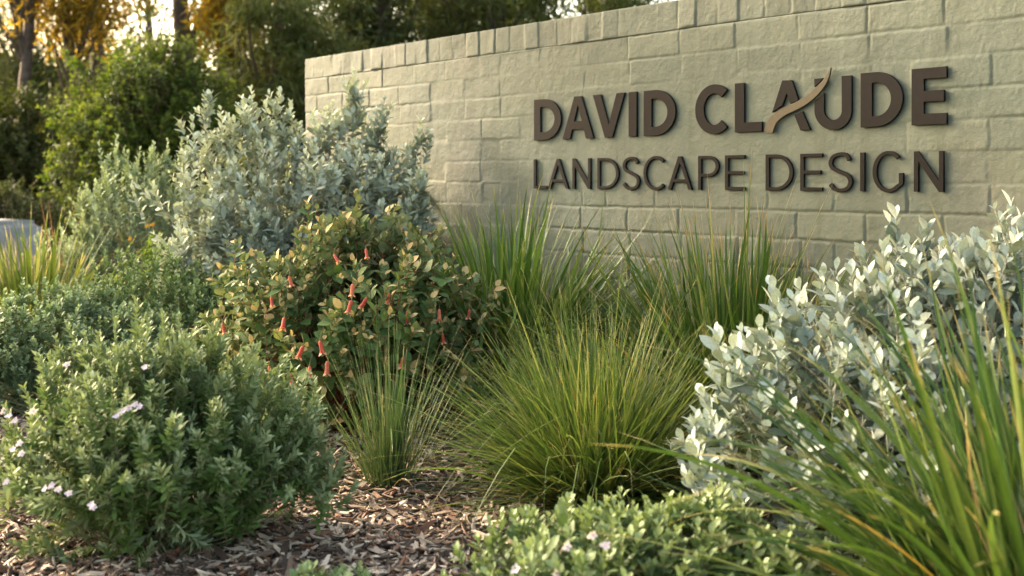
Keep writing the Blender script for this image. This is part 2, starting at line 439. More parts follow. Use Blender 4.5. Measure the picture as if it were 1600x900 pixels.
def sign():
    root = empty('wall_sign', tuple(wpt(0.7, 0.76, 0.0)))
    tag(root, 'dark brown raised lettering reading DAVID CLAUDE LANDSCAPE DESIGN fixed to the painted brick wall', 'sign')
    H0, DP = 0.0025, 0.0065
    def row(spec, z0, z1, wx, wy, yref):
        for ch, x0, x1 in spec:
            s0 = w_of_px(x0, yref)[0]; s1 = w_of_px(x1, yref)[0]
            zz0, zz1 = z0, z1
            if ch in 'CSG': zz0 -= 0.002; zz1 += 0.002
            ols = glyph(ch, s1 - s0, zz1 - zz0, min(wx, s1 - s0) if ch != 'I' else s1 - s0, wy)
            ols = [[(s0 + x, zz0 + y) for x, y in ol] for ol in ols]
            o = relief('letter', ols, H0, DP, M['letter'], root); o['label'] = 'letter %s' % ch
    row([('D', 837, 879.5), ('A', 881.5, 930.5), ('V', 929, 979), ('I', 985, 997.5), ('D', 1008.5, 1058.5),
         ('C', 1089, 1142.5), ('L', 1151, 1193.5), ('D', 1347.5, 1413.5), ('E', 1427, 1482)], 0.9515, 1.108, 0.0375, 0.0305, 190)
    row([('L', 836.5, 857), ('A', 858.5, 891), ('N', 897, 925.5), ('D', 936, 969.5), ('S', 975, 1002.5), ('C', 1008, 1042.5),
         ('A', 1046, 1084), ('P', 1093.5, 1126), ('E', 1135.5, 1166.5), ('D', 1199, 1242), ('E', 1253, 1287.5), ('S', 1296.5, 1335),
         ('I', 1346.5, 1353.5), ('G', 1366, 1414), ('N', 1430.5, 1477)], 0.767, 0.879, 0.0138, 0.0105, 270)
    def cp(pts):     # close-up sketch coordinates of the middle letters -> wall
        return [w_of_px(1060 + x / 3.636, 90 + y / 3.636) for x, y in pts]
    for ch, ols in (('A', [cp([(600, 130), (655, 129), (693, 243), (672, 252), (645, 262), (625, 205), (602, 272), (575, 290), (543, 312)])]),
                    ('A', [cp([(668, 325), (690, 317), (714, 305), (760, 411), (703, 414)])]),
                    ('U', [cp([(782, 121), (832, 117), (812, 143), (783, 168)])]),
                    ('U', [cp([(783, 262), (790, 240), (815, 222), (838, 200), (838, 300)] + [(888 - 50 * cos(a), 300 + 54 * sin(a)) for a in np.linspace(0.1, pi - .1, 16)]
                              + [(938, 296), (937, 105), (994, 102), (995, 296)] + [(889 + 106 * cos(a), 300 + 112 * sin(a)) for a in np.linspace(0.05, pi - .05, 24)])])):
        o = relief('letter', ols, H0, DP, M['letter'], root); o['label'] = 'piece of letter %s cut by the tan ribbon' % ch
    C = np.array([(525, 424), (533, 395), (552, 355), (585, 325), (625, 302), (680, 278), (735, 248), (785, 208), (830, 160), (858, 118), (872, 85), (880, 58)], float)
    Wd = np.array([50, 50, 50, 50, 48, 48, 46, 42, 34, 22, 10, 2.0])
    t = np.gradient(C, axis=0); t /= np.linalg.norm(t, axis=1)[:, None]; n = np.stack([-t[:, 1], t[:, 0]], 1)
    Wd = Wd * (0.75 + 0.25 * np.abs(n[:, 0]))
    u = np.linspace(0, 11, 40); ii = np.arange(12)
    sm = lambda a: np.interp(u, ii, a)
    Lp = np.stack([sm((C + n * Wd[:, None] / 2)[:, k]) for k in (0, 1)], 1); Rp = np.stack([sm((C - n * Wd[:, None] / 2)[:, k]) for k in (0, 1)], 1)
    for A in (Lp, Rp):
        for _ in range(3): A[1:-1] = (A[:-2] + 2 * A[1:-1] + A[2:]) / 4
    relief('swoosh', [cp([tuple(q) for q in Lp] + [tuple(q) for q in Rp[::-1]])], H0 + DP - 0.002, 0.006, M['swoosh'], root, 0.0005)
sign()

# ------------------------------------------------------------------ plant builders
def blades(base, n, length, spread, width, tilt=(0.05, 1.0), droop=(0.1, 0.9), K=9, seed=1, lsd=0.18, az=None, fold=0.3, kink=0.06, tpow=0.8, twist=0.4, wallsafe=False, flat_tip=1.6):
    """a tuft of long leaves growing from one base"""
    r = np.random.default_rng(seed)
    base = np.array([base[0], base[1], 0.0])
    phi = r.random(n) * 2 * pi if az is None else r.uniform(az[0], az[1], n)
    u = r.random(n)
    th0 = tilt[0] + (tilt[1] - tilt[0]) * u ** tpow
    L = length * np.clip(1 + r.normal(size=n) * lsd, 0.35, 1.5) * (1 - 0.12 * u)
    dr = r.uniform(droop[0], droop[1], n) * (0.5 + u)
    br = spread * np.sqrt(r.random(n)) * (0.4 + 0.6 * u)
    p0 = base + np.stack([np.cos(phi) * br, np.sin(phi) * br, np.zeros(n)], 1) + np.stack([r.normal(size=n), r.normal(size=n), np.zeros(n)], 1) * spread * 0.25
    t = np.linspace(0, 1, K)
    th = th0[:, None] + dr[:, None] * t[None] ** 1.8
    kk = r.random(n) < kink; kt = r.uniform(0.45, 0.9, n)
    th += np.where(kk[:, None] & (t[None] > kt[:, None]), r.uniform(0.5, 1.9, n)[:, None], 0)
    ph = phi[:, None] + (r.normal(size=n) * 0.35)[:, None] * t[None]
    D = np.stack([np.sin(th) * np.cos(ph), np.sin(th) * np.sin(ph), np.cos(th)], -1)
    dt = (L / (K - 1))[:, None, None]
    Pn = p0[:, None, :] + np.concatenate([np.zeros((n, 1, 3)), np.cumsum((D[:, :-1] + D[:, 1:]) / 2 * dt, axis=1)], 1)
    Pn[..., 2] = np.maximum(Pn[..., 2], 0.012 + 0.01 * r.random((n, 1)))
    side = np.stack([-np.sin(ph), np.cos(ph), np.zeros_like(ph)], -1)
    nor = nrm(np.cross(D, side)); tw = (r.normal(size=n) * twist)[:, None] * (0.3 + t[None])
    sd = side * np.cos(tw)[..., None] + nor * np.sin(tw)[..., None]; nr = np.cross(sd, D)
    wd = width * np.clip(1 + r.normal(size=n) * 0.25, 0.5, 1.7)[:, None] * np.minimum(0.6 + 2.2 * t, 1)[None] * np.clip(1 - t ** flat_tip, 0.04, 1)[None]
    A = Pn - sd * wd[..., None] / 2; B = Pn + nr * (wd * fold / 2)[..., None]; C = Pn + sd * wd[..., None] / 2
    V = np.stack([A, B, C], 2).reshape(-1, 3)
    if wallsafe: V = off_wall(V, 0.01)
    i = np.arange(K - 1) * 3
    q = np.concatenate([np.stack([i, i + 1, i + 4, i + 3], 1), np.stack([i + 1, i + 2, i + 5, i + 4], 1)])
    Q = (q[None] + (np.arange(n) * K * 3)[:, None, None]).reshape(-1, 4)
    rn = r.random(n)
    return V, Q, {'rnd': np.repeat(rn, K * 3), 'age': np.repeat(u, K * 3), 'len': np.tile(np.repeat(t, 3), n)}

def tuft(name, label, base, sets, mat, cat='grass', group=None, dry=None):
    root = empty(name, (base[0], base[1], 0.0)); tag(root, label, cat, group)
    V, Q, A = merge([blades(base, **s) for s in sets])
    mesh('blades', V, Q, mat, root, attrs=A)
    if dry:
        V, Q, A = merge([blades(base, **s) for s in dry[0]]); mesh('dry_blades', V, Q, dry[1], root, attrs=A)
    return root

def curve_pts(a, b, c, K):
    """quadratic curves a->c with control b, (N,K,3)"""
    t = np.linspace(0, 1, K)[None, :, None]
    return a[:, None] * (1 - t) ** 2 + 2 * b[:, None] * t * (1 - t) + c[:, None] * t * t

class Shrub:
    def __init__(s, name, label, base, seed, cat='shrub', group=None):
        s.root = empty(name, (base[0], base[1], 0.0)); tag(s.root, label, cat, group)
        s.base = np.array([base[0], base[1], 0.0]); s.r = np.random.default_rng(seed)
    def envelope(s, C, rad, n, inner=0.25, lump=0.16, zmin=0.02, seedn=3, upb=0.25):
        """shoot tips through a lumpy ellipsoid, most near its surface"""
        r = s.r; C = np.array(C, float); rad = np.array(rad, float)
        d = nrm(r.normal(size=(n * 3, 3)) + np.array([0, 0, upb])); 
        ax = np.arctan2(d[:, 1], d[:, 0]); el = np.arcsin(np.clip(d[:, 2], -1, 1))
        l = 1 + lump * vnoise(ax * 2.3 + 20, el * 2.6 + 20, seedn) + lump * 0.7 * vnoise(ax * 5.5 + 40, el * 6 + 40, seedn + 1)
        f = np.where(r.random(n * 3) < inner, r.uniform(0.35, 0.8, n * 3), r.uniform(0.82, 1.04, n * 3))
        T = C + d * rad * (l * f)[:, None]
        k = T[:, 2] > zmin; T, d = T[k][:n], d[k][:n]
        nd = nrm(d / rad)
        return T, nd
    def shoots(s, T, out, L, up=0.55, jit=0.25, K=6, lsd=0.25):
        r = s.r; n = len(T)
        D = nrm(out * (1 - up) + np.array([0, 0, up]) + r.normal(size=(n, 3)) * jit)
        Ls = L * np.clip(1 + r.normal(size=n) * lsd, 0.4, 1.7)
        A = T - D * Ls[:, None] - np.array([0, 0, 1.0]) * (Ls * 0.0)[:, None] + out * (-0.15 * Ls)[:, None]
        A[:, 2] = np.maximum(A[:, 2], 0.01)
        mid = (A + T) / 2 + out * (Ls * 0.10)[:, None] - np.array([0, 0, 1.0]) * (Ls * 0.05)[:, None]
        return curve_pts(A, mid, T, K), Ls
    def sprays(s, TL, dl, k=6, L=0.11, off=0.06, down=0.16):
        """side shoots that thicken each tall leader"""
        r = s.r; n = len(TL)
        T = np.repeat(TL, k, 0) - np.array([0, 0, 1.0]) * r.uniform(0.02, down, n * k)[:, None]
        g = nrm(r.normal(size=(n * k, 3)) * np.array([1, 1, .4])); T = T + g * (off * r.uniform(.3, 1, n * k))[:, None]
        return s.shoots(T, nrm(np.repeat(dl, k, 0) * .5 + g), L, up=0.6, jit=0.12)
    def leaves(s, paths, Ls, nodes, per, size, tmpl, beta=(1.1, 0.45), dec=pi / 2, tip_small=0.6, start=0.12, jit=0.18, sizesd=0.26, agerange=None, wfac=1.0, wallsafe=False, cup=0.0):
        r = s.r; N, K, _ = paths.shape
        tt = start + (1 - start) * (np.arange(nodes) / max(nodes - 1, 1)) ** 0.9
        idx = tt * (K - 1); i0 = np.minimum(idx.astype(int), K - 2); f = (idx - i0)
        Pp = paths[:, i0] * (1 - f)[None, :, None] + paths[:, i0 + 1] * f[None, :, None]
        T = nrm(paths[:, i0 + 1] - paths[:, i0])
        ref = np.array([0.21, 0.13, 0.97]); X = nrm(np.cross(T, ref)); Y = np.cross(T, X)
        ph0 = r.random(N) * 2 * pi
        O, R, S, RN, AG = [], [], [], [], []
        for k in range(per):
            a = ph0[:, None] + 2 * pi * k / per + np.arange(nodes)[None] * dec + r.normal(size=(N, nodes)) * jit
            rad = X * np.cos(a)[..., None] + Y * np.sin(a)[..., None]
            be = beta[0] + (beta[1] - beta[0]) * tt[None] + r.normal(size=(N, nodes)) * jit
            d = T * np.cos(be)[..., None] + rad * np.sin(be)[..., None]
            up = T * np.sin(be)[..., None] - rad * np.cos(be)[..., None] + r.normal(size=(N, nodes, 3)) * 0.18
            sz = size * (1 - (1 - tip_small) * tt[None] ** 3) * np.clip(1 + r.normal(size=(N, nodes)) * sizesd, 0.5, 1.6) * (0.8 + 0.2 * np.minimum(1, tt[None] * 4))
            O.append(Pp.reshape(-1, 3)); R.append(frames(d.reshape(-1, 3), up.reshape(-1, 3))); S.append(sz.ravel())
            RN.append(np.clip(r.random((N, 1)) * 0.5 + r.random((N, nodes)) * 0.5, 0, 1).ravel()); AG.append(np.broadcast_to(tt[None], (N, nodes)).ravel())
        O, R, S, RN, AG = map(np.concatenate, (O, R, S, RN, AG))
        k = O[:, 2] > 0.004
        sc = np.stack([S * wfac, S, S], 1)
        V, Q, A = place(tmpl, O[k], R[k], sc[k], RN[k], AG[k])
        if wallsafe: V = off_wall(V)
        return V, Q, A
    def stems(s, paths, r0, r1, hub=0.05, K=7, sub=1):
        """shoot stems and the woody branches that carry them"""
        N = len(paths)
        a = tubes(paths, np.linspace(r0, r1, paths.shape[1])[None].repeat(N, 0), 4)
        st = paths[::sub, 0]; n = len(st)
        b0 = s.base + np.stack([s.r.normal(size=n) * hub, s.r.normal(size=n) * hub, np.zeros(n)], 1)
        mid = b0 * 0.45 + st * 0.55; mid[:, 2] = st[:, 2] * 0.35
        b = tubes(curve_pts(b0, mid, st, K), np.linspace(r0 * 2.2, r0 * 1.1, K)[None].repeat(n, 0), 4)
        return a, b
    def add(s, name, parts, mat):
        V, Q, A = merge(parts); return mesh(name, V, Q, mat, s.root, attrs=A)

OV = leaf_t([(0, .03), (.12, .10), (.35, .235), (.6, .25), (.82, .16), (1, .015)], 0.30, 0.12)      # oval
OB = leaf_t([(0, .03), (.15, .08), (.38, .17), (.60, .215), (.82, .15), (1, .012)], 0.26, 0.12)       # broad beyond the middle
LN = leaf_t([(0, .03), (.3, .095), (.7, .10), (1, .012)], 0.35, 0.15)                                # narrow
RD = leaf_t([(0, .05), (.2, .26), (.5, .36), (.8, .25), (1, .03)], 0.2, 0.1)                         # roundish
GUM = leaf_t([(0, .01), (.4, .09), (1, .005)], 0.2, 0.3)
BLOB = leaf_t([(0, .05), (.5, .24), (1, .03)], 0.3, 0.2)

# ------------------------------------------------------------------ leaf colours
M['grey_a'] = leaf_mat('silver_blue_leaf', [(0, (0.13, 0.165, 0.115)), (0.5, (0.27, 0.315, 0.24)), (0.85, (0.42, 0.46, 0.38)), (1, (0.40, 0.34, 0.18))], young=(0.56, 0.60, 0.46), ypos=(0.5, 1), trans=0.14, tcol=1.0, rough=0.6)
M['grey_b'] = leaf_mat('grey_green_leaf', [(0, (0.13, 0.18, 0.10)), (0.5, (0.21, 0.27, 0.155)), (1, (0.29, 0.35, 0.21))], young=(0.42, 0.48, 0.29), ypos=(0.6, 1), trans=0.16, tcol=1.1, rough=0.6)
M['silver'] = leaf_mat('silver_leaf', [(0, (0.085, 0.120, 0.085)), (0.5, (0.18, 0.230, 0.185)), (0.88, (0.30, 0.355, 0.305)), (1, (0.38, 0.33, 0.19))], young=(0.46, 0.515, 0.455), ypos=(0.5, 1), trans=0.14, tcol=1.0, rough=0.55)
M['rosemary'] = leaf_mat('coastal_rosemary_leaf', [(0, (0.042, 0.086, 0.018)), (0.5, (0.088, 0.152, 0.036)), (1, (0.155, 0.225, 0.065))], young=(0.28, 0.33, 0.175), ypos=(0.5, 1), trans=0.18, rough=0.45, under=(0.18, 0.23, 0.12))
M['correa'] = leaf_mat('bell_shrub_leaf', [(0, (0.045, 0.095, 0.026)), (0.45, (0.085, 0.150, 0.042)), (0.9, (0.17, 0.225, 0.08)), (1, (0.28, 0.26, 0.10))], young=(0.46, 0.34, 0.15), ypos=(0.80, 1), trans=0.2, rough=0.45, spec=0.4, under=(0.17, 0.21, 0.11))
M['mound_c'] = leaf_mat('fine_green_leaf', [(0, (0.06, 0.11, 0.04)), (1, (0.12, 0.19, 0.075))], young=(0.24, 0.32, 0.14), ypos=(0.5, 1), trans=0.18)
M['mound_d'] = leaf_mat('soft_bluish_green_leaf', [(0, (0.07, 0.12, 0.052)), (1, (0.145, 0.21, 0.105))], young=(0.29, 0.37, 0.21), ypos=(0.5, 1), trans=0.18)
M['cover'] = leaf_mat('pale_green_cover_leaf', [(0, (0.06, 0.105, 0.035)), (0.5, (0.105, 0.16, 0.06)), (1, (0.16, 0.22, 0.09))], young=(0.25, 0.315, 0.15), ypos=(0.5, 1), trans=0.18, rough=0.4)
M['rosette'] = leaf_mat('fleshy_leaf', [(0, (0.12, 0.19, 0.07)), (1, (0.20, 0.28, 0.12))], young=(0.26, 0.33, 0.16), trans=0.15, rough=0.4)
M['under'] = leaf_mat('low_filler_leaf', [(0, (0.055, 0.10, 0.022)), (1, (0.13, 0.19, 0.05))], young=(0.20, 0.26, 0.07), trans=0.3)
G1 = [(0, (0.060, 0.105, 0.018)), (0.5, (0.115, 0.165, 0.028)), (0.86, (0.19, 0.225, 0.045)), (0.95, (0.27, 0.25, 0.06)), (1, (0.33, 0.19, 0.06))]
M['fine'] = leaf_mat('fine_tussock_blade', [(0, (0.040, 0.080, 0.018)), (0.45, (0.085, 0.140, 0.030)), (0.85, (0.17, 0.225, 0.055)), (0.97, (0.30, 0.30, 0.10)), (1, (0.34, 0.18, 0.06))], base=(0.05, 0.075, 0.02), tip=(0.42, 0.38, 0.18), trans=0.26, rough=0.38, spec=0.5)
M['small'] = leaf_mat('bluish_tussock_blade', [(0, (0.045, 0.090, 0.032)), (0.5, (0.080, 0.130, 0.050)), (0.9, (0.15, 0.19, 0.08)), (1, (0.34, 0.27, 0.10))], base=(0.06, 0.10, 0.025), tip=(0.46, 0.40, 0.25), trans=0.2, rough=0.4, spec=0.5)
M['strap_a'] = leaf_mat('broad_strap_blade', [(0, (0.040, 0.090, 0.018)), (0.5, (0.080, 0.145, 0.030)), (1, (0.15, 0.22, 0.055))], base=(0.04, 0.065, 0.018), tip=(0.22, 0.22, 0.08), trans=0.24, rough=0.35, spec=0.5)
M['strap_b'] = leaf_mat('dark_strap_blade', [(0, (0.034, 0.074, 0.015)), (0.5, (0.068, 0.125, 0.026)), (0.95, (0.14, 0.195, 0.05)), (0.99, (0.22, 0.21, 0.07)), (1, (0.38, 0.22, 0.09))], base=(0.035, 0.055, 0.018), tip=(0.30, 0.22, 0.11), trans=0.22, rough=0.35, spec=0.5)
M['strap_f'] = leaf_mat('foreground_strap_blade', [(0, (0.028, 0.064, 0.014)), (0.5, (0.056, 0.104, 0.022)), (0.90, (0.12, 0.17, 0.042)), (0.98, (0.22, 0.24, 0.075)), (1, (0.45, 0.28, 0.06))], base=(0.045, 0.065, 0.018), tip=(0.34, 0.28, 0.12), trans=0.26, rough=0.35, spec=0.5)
M['strap_e'] = leaf_mat('yellow_strap_blade', [(0, (0.065, 0.105, 0.02)), (0.5, (0.12, 0.16, 0.035)), (1, (0.26, 0.26, 0.09))], tip=(0.45, 0.38, 0.2), trans=0.28)
M['straw'] = leaf_mat('dry_blade', [(0, (0.30, 0.20, 0.09)), (1, (0.52, 0.42, 0.24))], trans=0.2, rough=0.6)
M['pinkstraw'] = leaf_mat('pinkish_dry_blade', [(0, (0.22, 0.10, 0.07)), (0.5, (0.36, 0.22, 0.17)), (1, (0.50, 0.38, 0.28))], trans=0.25, rough=0.6)

def flat_mat(name, c, trans=0.3, rough=0.5):
    return leaf_mat(name, [(0, tuple(0.85 * x for x in c)), (1, c)], trans=trans, rough=rough, tcol=1.0)
M['bell'] = leaf_mat('coral_petal', [(0, (0.40, 0.07, 0.05)), (0.5, (0.58, 0.13, 0.085)), (1, (0.66, 0.22, 0.13))], trans=0.3, tcol=1.0)
M['bell_tip'] = flat_mat('pale_lobe', (0.74, 0.36, 0.22), 0.3)
M['stamen'] = flat_mat('stamen_yellow', (0.70, 0.55, 0.22), 0.2)
M['calyx'] = flat_mat('calyx_green', (0.20, 0.17, 0.06), 0.2)
M['mauve'] = flat_mat('pale_mauve_petal', (0.78, 0.66, 0.78), 0.3)
M['yellowfl'] = flat_mat('amber_petal', (0.55, 0.27, 0.03), 0.3)

# ------------------------------------------------------------------ middle and back planting
def shrub_silver_left():
    s = Shrub('silver_shrub', 'large silvery blue shrub growing against the left end of the wall', (-0.92, 4.85), 21)
    T1, d1 = s.envelope((-0.93, 4.85, 0.60), (0.50, 0.40, 0.43), 380, inner=0.30, lump=0.26, seedn=31)
    T2, d2 = s.envelope((-1.13, 4.72, 0.42), (0.34, 0.34, 0.36), 230, inner=0.25, lump=0.2, seedn=37)
    T3, d3 = s.envelope((-0.62, 4.85, 0.62), (0.30, 0.28, 0.34), 150, inner=0.25, lump=0.2, seedn=41)
    T, d = np.concatenate([T1, T2, T3]), np.concatenate([d1, d2, d3])
    pt, L = s.shoots(T, d, 0.17, up=0.50, jit=0.28)
    lead = [(320, 146, 4.8), (300, 182, 4.7), (345, 172, 4.9), (393, 140, 4.9), (435, 142, 4.95), (415, 170, 4.9), (455, 165, 5.0), (372, 165, 4.8), (555, 112, 5.0), (548, 140, 5.0), (566, 150, 4.95), (520, 160, 5.0), (600, 158, 4.9), (590, 182, 4.9),
            (657, 190, 4.75), (648, 215, 4.75), (661, 268, 4.65), (655, 255, 4.6), (490, 175, 5.0), (640, 300, 4.6), (285, 270, 4.6), (278, 345, 4.45)]
    TL = np.array([P(*q) for q in lead]); dl = nrm((TL - np.array([-0.93, 4.85, 0.4])) * np.array([0.6, 0.4, 1.0]))
    pl, LL = s.shoots(TL, dl, 0.30, up=0.60, jit=0.10, lsd=0.1)
    a = s.leaves(pt, L, 9, 2, 0.042, OB, beta=(1.1, 0.45), wfac=1.15, wallsafe=True, jit=0.25)
    b = s.leaves(pl, LL, 13, 2, 0.042, OB, beta=(1.0, 0.45), wallsafe=True, tip_small=0.65, wfac=1.15)
    ps, LS = s.sprays(TL, dl, 7, 0.12, 0.07, 0.22)
    s.add('foliage', [a, b, s.leaves(ps, LS, 8, 2, 0.040, OB, beta=(1.0, 0.45), wallsafe=True, wfac=1.15)], M['grey_a'])
    x, y = s.stems(pt, 0.0016, 0.0009, 0.05, sub=3); x2, y2 = s.stems(pl, 0.002, 0.001, 0.05)
    s.add('branches', [x, y, x2, y2], M['twig_silver'])
shrub_silver_left()

def shrub_grey_green():
    s = Shrub('grey_green_shrub', 'softer grey green shrub with upright shoots, left of and behind the large silver shrub', (-1.78, 5.5), 22)
    T, d = s.envelope((-1.75, 5.5, 0.50), (0.34, 0.30, 0.38), 420, lump=0.2, seedn=51)
    T3, d3 = s.envelope((-2.02, 5.35, 0.42), (0.20, 0.2, 0.20), 90, lump=0.2, seedn=52)
    T, d = np.concatenate([T, T3]), np.concatenate([d, d3])
    pt, L = s.shoots(T, d, 0.16, up=0.7, jit=0.18)
    lead = [(155, 225, 5.5), (182, 213, 5.5), (170, 245, 5.5), (218, 235, 5.5), (240, 225, 5.5), (262, 222, 5.5), (285, 218, 5.5), (200, 240, 5.6), (130, 300, 5.4), (128, 330, 5.3), (150, 320, 5.3)]
    TL = np.array([P(*q) for q in lead]); dl = nrm(TL - np.array([-1.75, 5.5, 0.3]))
    pl, LL = s.shoots(TL, dl, 0.26, up=0.7, jit=0.08, lsd=0.1)
    s.add('foliage', [s.leaves(pt, L, 11, 2, 0.030, OB, beta=(0.9, 0.35)), s.leaves(pl, LL, 15, 2, 0.033, OB, beta=(0.9, 0.4)), s.leaves(*s.sprays(TL, dl, 6, 0.12, 0.06, 0.2), 9, 2, 0.031, OB, beta=(0.9, 0.4))], M['grey_b'])
    x, y = s.stems(pt, 0.0015, 0.0008, 0.04, sub=3); x2, y2 = s.stems(pl, 0.002, 0.001, 0.04)
    s.add('branches', [x, y, x2, y2], M['twig_silver'])
shrub_grey_green()

def mounds():
    s = Shrub('green_mound_shrub', 'low dense mid green mound between the large silver shrub and the bluish mound', (-1.36, 4.3), 23)
    T, d = s.envelope((-1.36, 4.35, 0.27), (0.33, 0.30, 0.24), 620, lump=0.22, seedn=61)
    T2, d2 = s.envelope((-1.08, 4.25, 0.24), (0.22, 0.22, 0.19), 240, lump=0.2, seedn=62)
    T, d = np.concatenate([T, T2]), np.concatenate([d, d2])
    pt, L = s.shoots(T, d, 0.085, up=0.55, jit=0.25)
    s.add('foliage', [s.leaves(pt, L, 8, 3, 0.021, OB, beta=(1.1, 0.5), dec=1.05, wfac=1.1)], M['mound_c'])
    s.add('branches', list(s.stems(pt, 0.001, 0.0006, 0.04, sub=4)), M['twig_green'])
    s = Shrub('green_mound_shrub', 'rounded bluish green mound at the left edge, in front of the yellow strap clump', (-1.50, 3.85), 24)
    T, d = s.envelope((-1.58, 4.02, 0.20), (0.36, 0.30, 0.23), 760, lump=0.20, seedn=66)
    T2, d2 = s.envelope((-1.24, 3.92, 0.18), (0.26, 0.24, 0.18), 300, lump=0.2, seedn=67)
    T3, d3 = s.envelope((-1.80, 3.88, 0.18), (0.22, 0.26, 0.19), 200, lump=0.2, seedn=68)
    T, d = np.concatenate([T, T2, T3]), np.concatenate([d, d2, d3])
    pt, L = s.shoots(T, d, 0.075, up=0.55, jit=0.25)
    s.add('foliage', [s.leaves(pt, L, 8, 3, 0.020, OB, beta=(1.1, 0.5), dec=1.05, wfac=1.3)], M['mound_d'])
    s.add('branches', list(s.stems(pt, 0.001, 0.0006, 0.04, sub=4)), M['twig_green'])
mounds()

def correa():
    C = np.array([-0.49, 3.62, 0.33])
    s = Shrub('bell_flower_shrub', 'mounded green shrub with coppery shoot tips and hanging coral red bell flowers', (C[0], C[1]), 25)
    T, d = s.envelope(C, (0.44, 0.38, 0.29), 860, inner=0.32, lump=0.22, seedn=71)
    T2, d2 = s.envelope(C + [-0.02, 0, 0.12], (0.24, 0.22, 0.25), 130, inner=0.1, lump=0.2, seedn=72)
    T, d = np.concatenate([T, T2]), np.concatenate([d, d2])
    pt, L = s.shoots(T, d, 0.12, up=0.45, jit=0.28)
    lead = [(558, 306, 3.6), (560, 318, 3.55), (508, 352, 3.5), (492, 372, 3.5), (545, 352, 3.55), (600, 372, 3.55), (700, 372, 3.55), (640, 375, 3.55), (470, 395, 3.5), (410, 425, 3.45), (560, 303, 3.6), (500, 348, 3.55), (483, 362, 3.5), (530, 345, 3.6), (520, 372, 3.5), (585, 352, 3.65), (690, 360, 3.6), (742, 438, 3.5), (765, 470, 3.5), (380, 412, 3.5), (388, 445, 3.4), (345, 480, 3.5), (440, 412, 3.5), (660, 395, 3.6), (752, 500, 3.4), (625, 380, 3.6)]
    TL = np.array([P(*q) for q in lead]); dl = nrm((TL - C) * np.array([1, .5, 1.4]))
    pl, LL = s.shoots(TL, dl, 0.22, up=0.55, jit=0.08, lsd=0.1)
    s.add('foliage', [s.leaves(pt, L, 6, 2, 0.041, OV, beta=(1.25, 0.6), jit=0.25, wfac=1.2), s.leaves(pl, LL, 9, 2, 0.034, OV, beta=(1.15, 0.45), tip_small=0.7, wfac=1.2)], M['correa'])
    x, y = s.stems(pt, 0.0015, 0.0009, 0.05, sub=3); x2, y2 = s.stems(pl, 0.0017, 0.001, 0.05)
    s.add('branches', [x, y, x2, y2], M['twig_red'])
    bells = [(548, 478, 1.0), (570, 472, .8), (608, 465, .7), (638, 494, 1.0), (687, 491, .9), (504, 541, 1.2), (472, 548, 1.0), (513, 573, 1.25), (486, 580, .8), (457, 590, .8), (630, 564, 1.0),
             (733, 489, .7), (456, 438, .7), (427, 470, .6), (445, 504, .9), (694, 432, .6), (527, 403, .6), (552, 452, .8), (352, 512, .7), (424, 578, .6), (693, 527, .6), (574, 395, .7)]
    r = s.r; rad = np.array([0.43, 0.38, 0.30])
    for (px, py, f) in bells:
        # where the sight line meets the front of the shrub
        dv = P(px, py, 1.0) - np.array([0, 0, CH]); o = (np.array([0, 0, CH]) - C) / rad; q = dv / rad
        a, b, c = q @ q, 2 * o @ q, o @ o - 1
        disc = b * b - 4 * a * c; t = (-b - math.sqrt(disc)) / (2 * a) if disc > 0 else -b / (2 * a)
        p = np.array([0, 0, CH]) + dv * t + np.array([0, -0.02, 0])
        ln = 0.036 * (0.75 + 0.25 * f) * (1 if f > .75 else .85); ax = nrm(np.array([r.normal() * .28, r.normal() * .28, -1.0])); top = p - ax * ln * 0.5
        ts = np.array([0, .06, .2, .5, .78, .93]); rr = np.array([.06, .135, .155, .16, .165, .195]) * ln
        path = top + ax * (ts * ln)[:, None]
        V, Q, A = tubes(path[None], rr[None], 10)
        o_ = mesh('bell_flower', V, Q, M['bell'], s.root, attrs=A)
        X = nrm(np.cross(ax, [0.3, .9, .2])); Y = np.cross(ax, X); e = path[-1]; Vp, Qp = [], []
        for k in range(4):
            an = k * pi / 2 + .3; rd = X * cos(an) + Y * sin(an); tg = -X * sin(an) + Y * cos(an)
            b0 = len(Vp); q0 = e + rd * rr[-1]
            Vp += [q0 - tg * rr[-1] * .75, q0 + tg * rr[-1] * .75, q0 + ax * ln * .10 + rd * ln * .10 + tg * rr[-1] * .5, q0 + ax * ln * .10 + rd * ln * .10 - tg * rr[-1] * .5,
                   q0 + ax * ln * .15 + rd * ln * .24 + tg * .0004, q0 + ax * ln * .15 + rd * ln * .24 - tg * .0004]
            Qp += [(b0, b0 + 1, b0 + 2, b0 + 3), (b0 + 3, b0 + 2, b0 + 4, b0 + 5)]
        off = np.array(o_.location)
        lob = mesh('petal_lobes', np.array(Vp), np.array(Qp), M['bell_tip'], s.root, attrs={'rnd': np.full(len(Vp), r.random()), 'age': np.zeros(len(Vp)), 'len': np.zeros(len(Vp))}); lob.parent = o_
        sa = r.random(4) * 2 * pi; se = e + (X[None] * np.cos(sa)[:, None] + Y[None] * np.sin(sa)[:, None]) * rr[-1] * .45
        V, Q, A = tubes(np.stack([se - ax * ln * .2, se + ax * ln * .12, se + ax * ln * .24], 1), np.tile([[.0004, .0004, .0008]], (4, 1)), 4)
        sm = mesh('stamens', V, Q, M['stamen'], s.root, attrs=A); sm.parent = o_
        pe = np.array([top + np.array([0, .02, .02]) + nrm(np.array([r.normal(), abs(r.normal()), .8])) * .02, top + np.array([0, .006, .012]), top, top + ax * ln * .10])
        V, Q, A = tubes(pe[None], np.array([[.0007, .0008, .0016, .0032]]), 6)
        cx = mesh('calyx', V, Q, M['calyx'], s.root, attrs=A); cx.parent = o_
correa()

